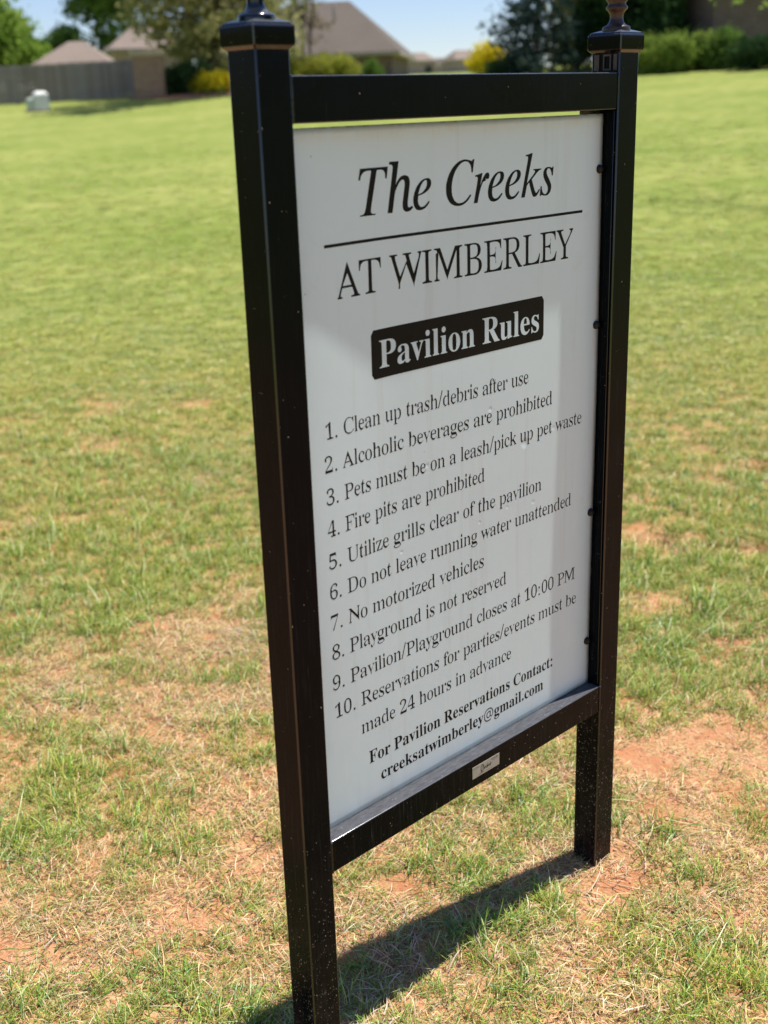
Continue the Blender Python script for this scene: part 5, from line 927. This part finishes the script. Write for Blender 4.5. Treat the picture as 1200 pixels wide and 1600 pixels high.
# ------------------------------------------------------------------ litter at the far post and dry stems
V, F = [], []
r = random.Random(3)
def dry(x, y, L, th, turn, w=0.0016):
    pts = []
    for i in range(8):
        pts.append(Vector((x, y, ground_h(x, y) + 0.004 + 0.008 * math.sin(i / 7 * math.pi))))
        x += L / 7 * math.cos(th); y += L / 7 * math.sin(th); th += turn / 7
    tube(V, F, pts, [w * (1 - 0.6 * i / 7) for i in range(8)], 4)
dry(0.86, -0.10, 0.16, 0.5, 1.2, 0.0024); dry(0.82, -0.16, 0.13, 2.4, -1.0, 0.0018); dry(0.70, -0.05, 0.18, 0.1, 0.9, 0.0018)
for i in range(90):
    bx_, by_, rr = BARE[r.randrange(len(BARE))]
    dry(bx_ + r.gauss(0, rr), by_ + r.gauss(0, rr), r.uniform(0.03, 0.11), r.uniform(0, 6.3), r.uniform(-1.5, 1.5), r.uniform(0.0006, 0.0014))
tag(link('dry_stems', mesh('dry_stems', V, F), plain('dry_stem', (0.62, 0.47, 0.30), 0.8, 0.25, 30)), 'pale dry stems scattered over the bare red soil', 'dry stems', kind='stuff')
V, F = [], []
for i in range(1100):
    bx_, by_, rr = BARE[r.randrange(len(BARE))]
    x, y = bx_ + r.gauss(0, rr * 0.8), by_ + r.gauss(0, rr * 0.8)
    if W - 0.01 < x < W + PW + 0.01 and -0.01 < y < PW + 0.01: continue
    s = r.uniform(0.0015, 0.005) * (2.0 if r.random() < 0.05 else 1); z = ground_h(x, y)
    b = len(V)
    for k in range(6):
        a = k * math.pi / 3; V.append((x + s * math.cos(a) * r.uniform(0.7, 1.2), y + s * math.sin(a) * r.uniform(0.7, 1.2), z - 0.001))
    for k in range(6):
        a = k * math.pi / 3 + 0.3; V.append((x + s * 0.6 * math.cos(a) * r.uniform(0.6, 1.2), y + s * 0.6 * math.sin(a) * r.uniform(0.6, 1.2), z + s * r.uniform(0.5, 0.9)))
    for k in range(6): q = (k + 1) % 6; F.append((b + k, b + q, b + 6 + q, b + 6 + k))
    F.append(tuple(b + 6 + k for k in range(6)))
tag(link('soil_clods', mesh('soil_clods', V, F), plain('soil_clod', (0.58, 0.32, 0.18), 0.95, 0.35, 40)), 'crumbs of red soil lying on the bare patches', 'soil', kind='stuff')

# ------------------------------------------------------------------ trees and shrubs
def crown_quads(blobs, n, leaf, seed):
    """leaf-clump quads filling ellipsoid blobs (cx,cy,cz,rx,ry,rz) unevenly"""
    r = np.random.default_rng(seed)
    vol = np.array([b[3] * b[4] * b[5] for b in blobs]) ** 0.7; vol = vol / vol.sum()
    out = []
    for b, f in zip(blobs, vol):
        m_ = int(n * f)
        nc = max(5, int(m_ / 26))
        u = r.normal(size=(nc, 3)); u /= np.linalg.norm(u, axis=1)[:, None]
        rad = r.uniform(0.35, 1.08, nc)[:, None] ** 0.55
        cen = np.array(b[:3]) + u * rad * np.array(b[3:6])
        own = r.integers(0, nc, m_)
        sp = 0.17 * min(b[3:6]) + leaf * 0.8
        p = cen[own] + r.normal(size=(m_, 3)) * sp * np.array([1, 1, 0.7])
        a = r.normal(size=(m_, 3)); a /= np.linalg.norm(a, axis=1)[:, None]
        c = np.cross(a, r.normal(size=(m_, 3))); c /= np.linalg.norm(c, axis=1)[:, None]
        s = leaf * r.uniform(0.5, 1.25, m_)[:, None]
        a = a * s; c = c * s * 0.62
        out.append(np.stack([p - a, p - c * 0.9, p + a, p + c * 0.9], 1))
    return np.concatenate(out)

def tree(name, base, h, blobs, leafm, n, leaf, seed, label, cat='tree', group=None, trunk=0.16, stems=1, limbs=7):
    """blobs relative to the base; h is the trunk's height"""
    t = empty(name, base, label, cat, group)
    r = random.Random(seed)
    V, F = [], []
    for s in range(stems):
        a = r.uniform(0, 6.3); lean = 0.0 if stems == 1 else 0.12
        top = Vector((math.cos(a) * lean * h, math.sin(a) * lean * h, h))
        o0 = Vector((math.cos(a), math.sin(a), 0)) * (0.0 if stems == 1 else trunk * 1.2)
        pts = [o0 + (top * (i / 6)) + Vector((r.uniform(-1, 1), r.uniform(-1, 1), 0)) * 0.03 * h * (i > 0) for i in range(7)]
        pts[0].z = -0.2
        tube(V, F, pts, [trunk * (1 - 0.75 * i / 6) for i in range(7)], 8)
        for k in range(limbs):
            b = blobs[r.randrange(len(blobs))]
            st = pts[r.randrange(2, 6)]
            en = Vector(b[:3]) + Vector((r.uniform(-.7, .7) * b[3], r.uniform(-.7, .7) * b[4], r.uniform(-.5, .7) * b[5]))
            mid = (st + en) / 2 + Vector((0, 0, 0.08 * (en - st).length))
            tube(V, F, [st, (st + mid) / 2, mid, (mid + en) / 2, en], [trunk * 0.38, trunk * 0.3, trunk * 0.22, trunk * 0.14, trunk * 0.05], 5)
    link('trunk', mesh('trunk', V, F, True), M['bark'], t)
    link('crown', quads_mesh('crown', crown_quads(blobs, n, leaf, seed)), leafm, t)
    return t

G_ = {
    'light': leaf_mat('leaf_light_green', (0.17, 0.29, 0.04), (0.33, 0.43, 0.09), 0.5),
    'mid': leaf_mat('leaf_mid_green', (0.08, 0.16, 0.03), (0.18, 0.27, 0.06), 0.45),
    'dark': leaf_mat('leaf_dark_green', (0.025, 0.055, 0.020), (0.06, 0.11, 0.04), 0.25),
    'blue': leaf_mat('needle_blue_green', (0.025, 0.045, 0.04), (0.07, 0.10, 0.085), 0.2),
    'olive': leaf_mat('leaf_olive', (0.26, 0.27, 0.10), (0.44, 0.42, 0.18), 0.5),
    'yellow': leaf_mat('flower_yellow', (0.62, 0.52, 0.02), (0.85, 0.72, 0.05), 0.35, 2.5),
    'ygreen': leaf_mat('leaf_yellow_green', (0.26, 0.30, 0.05), (0.42, 0.40, 0.08), 0.4, 1.5),
    'hedge': leaf_mat('leaf_bright_green', (0.15, 0.25, 0.045), (0.33, 0.40, 0.085), 0.5, 1.6),
}
# metres per photo pixel at distance D is D / 1866
def unit(px, D):
    """metres spanned by one photo pixel at distance D in column px"""
    v = ray(px, 120)
    return D / math.hypot(v.x, v.y) / 1866.08
def blob(px, py, D, w, h, base, depth=None):
    """crown lobe centred where column px, row py is at distance D, w by h pixels"""
    c = spot(px, D, py) - base
    s = unit(px, D)
    return (c.x, c.y, c.z, w * s / 2, (depth or w) * s / 2, h * s / 2)

def ptree(name, px, D, lobes, leafm, n, leaf, seed, label, trunk=0.16, top=None, **kw):
    base = spot(px, D)
    bl = [blob(a, b, D + c, w, h, base) for a, b, c, w, h in lobes]
    hh = max(b[2] for b in bl) if top is None else top
    return tree(name, base, max(0.4, hh), bl, leafm, n, leaf, seed, label, trunk=trunk, **kw)

# behind the wooden fence on the left
TG = 'trees behind the wooden fence'
ptree('broadleaf_tree', 20, 66, [(-25, 60, 0, 120, 110), (15, 78, -1, 90, 60), (40, 92, -1, 80, 50), (-60, 30, 0, 120, 120), (10, 45, 0, 60, 60)], G_['light'], 9000, 0.20, 11,
      'light green bushy tree behind the left end of the fence', group=TG)
ptree('broadleaf_tree', 88, 92, [(70, 92, 0, 60, 50), (100, 84, 0, 50, 56), (118, 100, 0, 60, 40)], G_['mid'], 5000, 0.19, 12, 'small round green tree between the bushy tree and the tan roof', group=TG)
ptree('broadleaf_tree', 168, 90, [(150, -5, 0, 80, 70), (178, 35, 0, 60, 80), (128, 12, 0, 45, 40), (190, -30, 0, 90, 80), (165, 75, 0, 50, 50), (140, -60, 0, 110, 90)], G_['mid'], 11000, 0.19, 13,
      'tall dark green tree rising behind the tan roof', group=TG, trunk=0.2)
ptree('broadleaf_tree', 95, 95, [(105, 62, 0, 40, 34), (118, 78, 0, 30, 40)], G_['dark'], 2500, 0.18, 14, 'small dark tree peeping over the tan roof', group=TG)
# the large loose tree between the fence and the brown house
ptree('large_tree', 330, 53, [(270, 25, 0, 130, 90), (330, 5, 2, 150, 110), (400, 30, 0, 120, 110), (360, 62, -1, 130, 70), (300, 70, 1, 90, 60), (425, 70, 1, 90, 60), (310, -80, 0, 260, 120), (235, 15, 1, 70, 70), (440, -20, 2, 90, 80), (215, -170, -9, 150, 90), (260, -200, -6, 220, 120), (330, -160, -4, 220, 120)],
      G_['olive'], 19000, 0.15, 15, 'large loose olive green tree above the yellow shrub', trunk=0.17, stems=3)
ptree('slender_tree', 484, 56, [(470, 10, 0, 60, 60), (492, 40, 0, 44, 40), (480, -40, 0, 90, 70)], leaf_mat('bud_haze', (0.22, 0.17, 0.12), (0.33, 0.27, 0.18), 0.3), 900, 0.10, 16, 'slender thin tree standing in front of the brown roof', trunk=0.07, stems=2, limbs=16)
# right of the gap
ptree('cedar', 838, 46, [(825, 55, 0, 110, 90), (850, 10, 0, 90, 90), (812, 20, 0, 60, 50), (880, 60, 0, 60, 90), (850, -60, 0, 100, 110), (800, 75, 0, 60, 50), (835, 95, -1, 100, 50)], G_['blue'], 4200, 0.11, 21,
      'airy blue-green conifer with sky showing through beside the gap', trunk=0.14)
ptree('broadleaf_tree', 900, 50, [(905, 30, 0, 70, 80), (895, 75, 0, 60, 60), (915, -20, 0, 70, 70)], G_['olive'], 5000, 0.13, 22, 'olive tree left of the far post')
ptree('evergreen_tree', 965, 48, [(955, 20, 0, 90, 110), (990, 10, 0, 70, 110), (935, 40, 0, 60, 80), (970, -60, 0, 130, 110)], G_['dark'], 12000, 0.13, 23, 'very dark evergreen directly behind the far post', trunk=0.2)
ptree('evergreen_tree', 1036, 45, [(1036, 45, 0, 56, 60), (1036, 15, 0, 44, 60), (1037, -15, 0, 34, 50), (1037, -45, 0, 22, 50)], G_['dark'], 7000, 0.10, 24, 'cone-shaped dark green conifer against the brown wall')
# shrubs
ptree('yellow_shrub', 335, 50, [(335, 130, 0, 58, 34), (318, 134, 0, 36, 26), (356, 132, 0, 40, 30)], G_['yellow'], 3600, 0.075, 31, 'yellow flowering shrub left of the near post', cat='shrub', trunk=0.03, stems=3)
ptree('dark_shrub', 290, 50.5, [(290, 125, 0, 70, 44), (262, 132, 0, 40, 40), (300, 112, 0, 50, 34)], G_['dark'], 3600, 0.08, 32, 'dark green shrub between the brick pillar and the yellow shrub', cat='shrub', trunk=0.04, stems=3)
ptree('low_shrub', 345, 49.5, [(345, 152, 0, 44, 20), (325, 150, 0, 30, 16)], G_['mid'], 1800, 0.06, 35, 'low green plant below the yellow shrub', cat='shrub', trunk=0.02, stems=2)
ptree('yellow_green_shrub', 515, 55, [(515, 104, 0, 70, 36), (538, 110, 0, 46, 30), (492, 112, 0, 40, 26)], G_['ygreen'], 3600, 0.09, 33, 'yellow-green shrub before the brown house, behind the top rail', cat='shrub', trunk=0.04, stems=3)
ptree('yellow_green_shrub', 462, 55, [(462, 108, 0, 44, 30), (448, 112, 0, 30, 24)], G_['ygreen'], 2000, 0.09, 36, 'smaller yellow-green shrub close to the near post', cat='shrub', trunk=0.04, stems=2)
ptree('green_shrub', 580, 58, [(580, 104, 0, 22, 22), (584, 112, 0, 26, 18)], G_['mid'], 1200, 0.07, 37, 'little green shrub against the wall of the brown house', cat='shrub', trunk=0.03, stems=2)
ptree('yellow_bush', 764, 50, [(762, 90, 0, 46, 40), (750, 98, 0, 30, 28), (778, 98, 0, 32, 30)], G_['yellow'], 3200, 0.08, 34, 'round yellow bush above the middle of the top rail', cat='shrub', trunk=0.04, stems=3)
ptree('dark_shrub', 800, 47, [(800, 104, 0, 60, 30), (780, 108, 0, 40, 24)], G_['dark'], 2400, 0.08, 38, 'dark green shrub at the foot of the airy conifer', cat='shrub', trunk=0.04, stems=3)
HG = 'bright green shrubs in front of the brown wall'
for i, (px, py, w, h, D, lab) in enumerate(((1015, 88, 44, 56, 43.2, 'leftmost bright shrub, touching the far post'), (1052, 84, 56, 58, 42.8, 'bright green shrub second from the far post'),
                                       (1092, 82, 58, 62, 43.4, 'tall bright green shrub in the middle of the hedge'), (1130, 80, 52, 64, 42.9, 'rounded green shrub at the right end of the hedge'))):
    ptree('hedge_shrub', px, D, [(px, py, 0, w, h), (px - 12, py + 8, 0.3, w * .6, h * .6), (px + 12, py - 6, -0.3, w * .6, h * .6), (px, py + 20, 0, w * 0.8, h * .4)], G_['hedge'] if i != 3 else G_['mid'], 4200, 0.075, 40 + i, lab, cat='shrub', group=HG, trunk=0.03, stems=4)
ptree('dark_shrub', 1172, 41.5, [(1172, 84, 0, 50, 44), (1200, 80, 0, 50, 50)], G_['dark'], 3000, 0.08, 45, 'dark shrub by the wall at the right edge', cat='shrub', trunk=0.04, stems=3)

# near tree outside the picture whose branch tips hang in at the top right
tb = spot(1850, 14)
t_ = empty('overhanging_tree', tb, 'bright leafy branch tips hanging in at the top right corner', 'tree')
V, F = [], []
pts = [Vector((0, 0, -0.2)), Vector((0.05, 0, 1.5)), Vector((0, 0.1, 3.2)), Vector((-0.1, 0, 5.0))]
tube(V, F, pts, [0.13, 0.11, 0.09, 0.05], 10)
bl = []
for ax, ay in ((1160, -2), (1195, 3), (1125, -10), (1180, -22), (1230, -10), (1140, -40)):
    e = spot(ax, 16.2, ay) - tb
    st = Vector((0, 0.1, 3.0)); mid = (st + e) / 2 + Vector((0, 0, 0.45))
    tube(V, F, [st, (st + mid) / 2 + Vector((0, 0, 0.1)), mid, (mid + e) / 2 + Vector((0, 0, 0.06)), e], [0.05, 0.035, 0.022, 0.012, 0.004], 6)
    bl.append((e.x, e.y, e.z, 0.13, 0.13, 0.06))
bl += [(0, 0, 4.9, 1.7, 1.7, 0.9), (0.8, -0.6, 4.6, 1.2, 1.2, 0.7), (-0.2, 0.3, 5.6, 1.2, 1.2, 0.7)]
link('trunk', mesh('trunk', V, F, True), M['bark'], t_)
link('crown', quads_mesh('crown', crown_quads(bl, 5200, 0.055, 77)), leaf_mat('leaf_fresh', (0.20, 0.32, 0.05), (0.34, 0.44, 0.10), 0.5), t_)

# ------------------------------------------------------------------ mulch bed
V, F = [], []
c0 = spot(300, 49.5)
nb = 40
for k in range(nb):
    a = 2 * math.pi * k / nb
    rr = 1 + 0.12 * math.sin(3 * a) + 0.08 * math.sin(7 * a + 1)
    x = c0.x + RT.x * math.cos(a) * 2.3 * rr + FW.x * math.sin(a) * 1.5 * rr; y = c0.y + RT.y * math.cos(a) * 2.3 * rr + FW.y * math.sin(a) * 1.5 * rr
    V.append((x, y, ground_h(x, y) + 0.02))
V.append((c0.x, c0.y, ground_h(c0.x, c0.y) + 0.10))
for k in range(nb): F.append((k, (k + 1) % nb, nb))
tag(link('mulch_bed', mesh('mulch_bed', V, F, True), plain('mulch', (0.20, 0.10, 0.07), 0.95, 0.4, 3)), 'reddish mulch bed under the yellow shrub', kind='structure')

# ------------------------------------------------------------------ wooden fence
def wood_mat():
    t = NT('weathered_boards'); p = t.coord()
    oi = t.n('ShaderNodeObjectInfo')
    n1 = t.noise(t.scalev(p, (1, 1, 0.08)), 22, 5, 0.6)
    c = t.mix(n1, (0.23, 0.195, 0.19), (0.38, 0.33, 0.32))
    c = t.mix(t.mapr(oi.outputs['Random'], 0, 1, 0, 0.75), c, (0.20, 0.16, 0.145))
    t.col(c); t.rough(0.9); t.spec(0.1)
    return t.m
M['wood'] = wood_mat()
fa, fb = spot(-70, 52.5), spot(236, 51.0)
fd = (fb - fa); fd.z = 0; flen = fd.length; fd.normalize()
fz = math.atan2(fd.y, fd.x)
fence = empty('wooden_fence', fa, 'grey-brown wooden fence of upright boards along the left horizon', 'fence', rz=fz)
bm_ = [box_mesh('board', 0, 0.136, -0.010, 0.010, 0.03, 1.43 + 0.012 * k, 0.004, 1) for k in range(3)]
for b in bm_: b.materials.append(M['wood'])
x = 0.0; i = 0
while x < flen:
    p = fa + fd * x
    o = link('board', bm_[i % 3], None, fence, (x, 0, ground_h(p.x, p.y) - fa.z)); x += 0.144; i += 1
sl = (ground_h(fb.x, fb.y) - fa.z)
for zr in (0.35, 1.2):
    V = [(0, 0.012, zr), (flen, 0.012, zr + sl), (flen, 0.05, zr + sl), (0, 0.05, zr), (0, 0.012, zr + 0.09), (flen, 0.012, zr + 0.09 + sl), (flen, 0.05, zr + 0.09 + sl), (0, 0.05, zr + 0.09)]
    link('rail', mesh('rail', V, [(0, 3, 2, 1), (4, 5, 6, 7), (0, 1, 5, 4), (1, 2, 6, 5), (2, 3, 7, 6), (3, 0, 4, 7)]), M['wood'], fence)
x = 0.0
pm = box_mesh('post', -0.045, 0.045, 0.052, 0.142, -0.2, 1.46, 0.004, 1); pm.materials.append(M['wood'])
while x < flen:
    p = fa + fd * x
    link('post', pm, None, fence, (x, 0, ground_h(p.x, p.y) - fa.z)); x += 2.4

# ------------------------------------------------------------------ brick pillar
def brick_mat(name, a, b, mortar, scale=1.0):
    t = NT(name); p = t.coord()
    s = t.sep(p); u = t.math('ADD', s[0], s[1])
    cv = t.n('ShaderNodeCombineXYZ'); t.l(u, cv.inputs[0]); t.l(s[2], cv.inputs[1])
    br_ = t.n('ShaderNodeTexBrick'); br_.inputs['Scale'].default_value = 1.0
    br_.inputs['Brick Width'].default_value = 0.21; br_.inputs['Row Height'].default_value = 0.075; br_.inputs['Mortar Size'].default_value = 0.006
    br_.inputs['Color1'].default_value = (*a, 1); br_.inputs['Color2'].default_value = (*b, 1); br_.inputs['Mortar'].default_value = (*mortar, 1)
    t.l(cv.outputs[0], br_.inputs['Vector'])
    t.col(t.mix(t.mapr(t.noise(p, 2.5, 4), 0.3, 0.7, 0, 0.35), br_.outputs['Color'], tuple(q * 0.7 for q in a)))
    t.bump(br_.outputs['Fac'], 0.4, -0.01); t.rough(0.9); t.spec(0.15)
    return t.m
M['pillar_brick'] = brick_mat('tan_brick', (0.36, 0.20, 0.125), (0.46, 0.28, 0.18), (0.46, 0.38, 0.28))
M['stone'] = plain('cast_stone', (0.55, 0.43, 0.28), 0.9, 0.15, 3)
pp = spot(237, 49.5)
pil = empty('brick_pillar', pp, 'tan brick pillar with a pale cap at the right end of the fence', 'pillar', rz=fz)
link('shaft', box_mesh('shaft', -0.56, 0.56, -0.32, 0.32, -0.2, 1.52, 0.01, 1), M['pillar_brick'], pil)
V = []
link('cap_stone', box_mesh('cap_stone', -0.64, 0.64, -0.40, 0.40, 1.522, 1.74, 0.03, 2), M['stone'], pil)

# ------------------------------------------------------------------ utility box
up_ = spot(61, 45.5)
ub = empty('utility_box', up_, 'small whitish utility box on the lawn before the fence', 'utility box', rz=fz + 0.4)
M['boxpaint'] = plain('pale_paint', (0.80, 0.77, 0.72), 0.5, 0.08, 3)
M['boxgreen'] = plain('pale_green_paint', (0.48, 0.54, 0.46), 0.5, 0.08, 3)
def taper_box(name, x0, x1, y0, y1, z0, z1, ins):
    V = [(x0, y0, z0), (x1, y0, z0), (x1, y1, z0), (x0, y1, z0), (x0, y0, z1 - ins), (x1, y0, z1 - ins), (x1, y1, z1 - ins), (x0, y1, z1 - ins),
         (x0 + ins, y0 + ins, z1), (x1 - ins, y0 + ins, z1), (x1 - ins, y1 - ins, z1), (x0 + ins, y1 - ins, z1)]
    F = [(0, 3, 2, 1), (0, 1, 5, 4), (1, 2, 6, 5), (2, 3, 7, 6), (3, 0, 4, 7), (4, 5, 9, 8), (5, 6, 10, 9), (6, 7, 11, 10), (7, 4, 8, 11), (8, 9, 10, 11)]
    return mesh(name, V, F)
link('cabinet', taper_box('cabinet', -0.22, 0.36, -0.25, 0.25, 0.06, 0.78, 0.12), M['boxpaint'], ub)
link('side_cabinet', taper_box('side_cabinet', -0.48, -0.225, -0.22, 0.22, 0.06, 0.52, 0.05), M['boxgreen'], ub)
link('base', box_mesh('base', -0.52, 0.40, -0.30, 0.30, -0.1, 0.058), M['stone'], ub)
ub.scale = (0.85, 0.85, 0.85)
link('door_panel', box_mesh('door_panel', -0.16, 0.30, -0.262, -0.252, 0.12, 0.60, 0.003, 1), M['boxpaint'], ub)

# ------------------------------------------------------------------ houses
def shingle_mat(name, a, b):
    t = NT(name); p = t.coord(); s = t.sep(p)
    w = t.n('ShaderNodeTexWave', wave_type='BANDS', bands_direction='Z'); w.inputs['Scale'].default_value = 3.2; w.inputs['Distortion'].default_value = 0.3; t.l(p, w.inputs['Vector'])
    n1 = t.noise(p, 5, 5, 0.6); n2 = t.noise(p, 0.6, 3, 0.5)
    c = t.mix(n1, a, b); c = t.mix(t.mapr(n2, 0.3, 0.7, 0, 0.3), c, tuple(q * 0.8 for q in a))
    c = t.mix(t.math('MULTIPLY', w.outputs['Fac'], 0.25), c, tuple(q * 0.6 for q in a))
    t.col(c); t.rough(0.95); t.spec(0.1); return t.m
M['roof1'] = shingle_mat('brown_shingles', (0.135, 0.112, 0.092), (0.190, 0.160, 0.136))
M['roof2'] = shingle_mat('tan_shingles', (0.235, 0.185, 0.15), (0.33, 0.27, 0.225))
M['wallb'] = brick_mat('brown_brick', (0.14, 0.10, 0.085), (0.20, 0.14, 0.12), (0.25, 0.21, 0.18))
M['wallp'] = brick_mat('pinkish_brick', (0.40, 0.29, 0.25), (0.48, 0.36, 0.31), (0.48, 0.43, 0.39))
M['trim'] = plain('trim_paint', (0.36, 0.31, 0.27), 0.7, 0.1, 3)
M['glass'] = NT('window_glass'); M['glass'].col((0.03, 0.04, 0.05)); M['glass'].rough(0.06); M['glass'] = M['glass'].m

def gutter_box(h, w, d, ov, wall_h, mat):
    link('fascia', box_mesh('fascia', -w / 2 - ov, w / 2 + ov, -d / 2 - ov, d / 2 + ov, wall_h - 0.04, wall_h + 0.12), mat, h)
def house(name, loc, rz, w, d, wall_h, roof_h, ridge, roofm, wallm, label, group=None, windows=(), ov=0.45, sink=2.5, dormer=None, door=None):
    """hip-roofed house; local x along the long side, front towards -y; windows: (x, z, width, height)"""
    h = empty(name, loc, label, 'house', group, rz)
    link('wall', box_mesh('wall', -w / 2, w / 2, -d / 2, d / 2, -sink, wall_h - 0.045), wallm, h)
    gutter_box(h, w, d, ov, wall_h, M['trim'])
    x, y, z = w / 2 + ov, d / 2 + ov, wall_h + 0.125
    r = ridge / 2
    V = [(-x, -y, z), (x, -y, z), (x, y, z), (-x, y, z), (-r, 0, z + roof_h), (r, 0, z + roof_h)]
    rf = link('roof', mesh('roof', V, [(0, 1, 5, 4), (1, 2, 5), (2, 3, 4, 5), (3, 0, 4), (3, 2, 1, 0)]), roofm, h)
    for wx, wz, ww, wh in windows:
        wd = link('window', box_mesh('window', wx - ww / 2 - 0.06, wx + ww / 2 + 0.06, -d / 2 - 0.05, -d / 2 - 0.005, wz - wh / 2 - 0.06, wz + wh / 2 + 0.06), M['trim'], h)
        link('pane', box_mesh('pane', wx - ww / 2, wx + ww / 2, -d / 2 - 0.06, -d / 2 - 0.052, wz - wh / 2, wz + wh / 2), M['glass'], wd)
        link('glazing_bar', box_mesh('glazing_bar', wx - 0.02, wx + 0.02, -d / 2 - 0.075, -d / 2 - 0.062, wz - wh / 2, wz + wh / 2), M['trim'], wd)
    return h
face = math.atan2(RT.y, RT.x)      # long side across the view
def s_at(D): return unit(600, D)

# brown-roofed house in the middle
D = 64.0
b = spot(503, D + 5, 118); eave = spot(560, D, 86).z
b.z = spot(520, D, 120).z
hb = house('brick_house', (b.x, b.y, b.z), face - 0.12, 8.6, 9.0, eave - b.z, 2.75, 3.3, M['roof1'], M['wallb'], 'brown brick house with a big brown hip roof above the top rail',
      windows=((2.0, 0.45, 1.1, 0.9), (-1.2, 0.45, 1.1, 0.9)))
# taller roof section at its left
V = []
x0, x1 = -6.2, -1.3
z0 = eave - b.z + 0.13
V = [(x0, -3.2, z0), (x1, -3.2, z0), (x1, 4.2, z0), (x0, 4.2, z0), ((x0 + x1) / 2 - 0.6, 0.4, z0 + 4.3), ((x0 + x1) / 2 + 0.6, 0.4, z0 + 4.3)]
link('roof', mesh('roof', V, [(0, 1, 5, 4), (1, 2, 5), (2, 3, 4, 5), (3, 0, 4), (3, 2, 1, 0)]), M['roof1'], hb)
link('wall', box_mesh('wall', x0 + 0.3, x1 - 0.1, -2.9, 3.9, -2.5, z0 - 0.002), M['wallb'], hb)
link('vent_pipe', lathe_mesh('vent_pipe', [(0.06, z0 + 1.0), (0.06, z0 + 2.45), (0.03, z0 + 2.5)], 10, 1.1, -2.0), M['trim'], hb)

# small tan roof behind the fence
D = 60.0
b = spot(128, D, 150)
ev = spot(128, D, 110).z; ap = spot(128, D, 69).z
house('tan_house', (b.x, b.y, b.z), face + 0.05, 3.1, 3.6, ev - b.z, ap - ev, 0.7, M['roof2'], M['wallp'], 'tan hip roof showing over the wooden fence', ov=0.35, windows=((0, 0.6, 0.8, 0.9),))
D = 74.0
b = spot(238, D, 150); ev = spot(238, D, 82).z; ap = spot(238, D, 44).z
house('tan_house', (b.x, b.y, b.z), face + 0.3, 4.2, 4.0, ev - b.z, ap - ev, 1.6, M['roof2'], M['wallp'], 'pinkish tan roof half hidden behind the olive tree', ov=0.35, windows=((0.5, 0.9, 0.9, 0.9),))
# far houses in the gap
HF = 'far houses in the gap between the brown house and the conifer'
for px, w, y0, y1, D, rm, lab in ((655, 34, 98, 84, 150, M['roof2'], 'far pinkish house next to the corner of the brown house'), (690, 44, 104, 92, 185, M['roof1'], 'farthest small house in the middle of the gap'),
                          (722, 42, 96, 80, 140, M['roof2'], 'far pinkish gabled house beside the yellow bush')):
    b = spot(px, D, 128); ev = spot(px, D, y0).z; ap = spot(px, D, y1).z
    house('far_house', (b.x, b.y, b.z), face + 0.2, w * s_at(D), 6, ev - b.z, ap - ev, w * s_at(D) * 0.5, rm, M['wallp'], lab, HF, ov=0.3, windows=((0.4, (ev - b.z) - 0.9, 0.8, 0.9),))
# shaded brown house at the right
D = 47.0
b = spot(1190, D + 3, 112); b.z = spot(1190, D, 114).z
house('brick_house', (b.x, b.y, b.z), face + 0.35, 9.5, 7, 2.9, 2.4, 4, M['roof1'], M['wallb'], 'dark brown brick house in shade behind the hedge at the right edge', windows=((-1.6, 1.35, 1.2, 1.2), (1.2, 1.35, 1.2, 1.2)), ov=0.7)

for o in SC.objects:
    if o.type == 'MESH' and o.parent is not None:
        pass
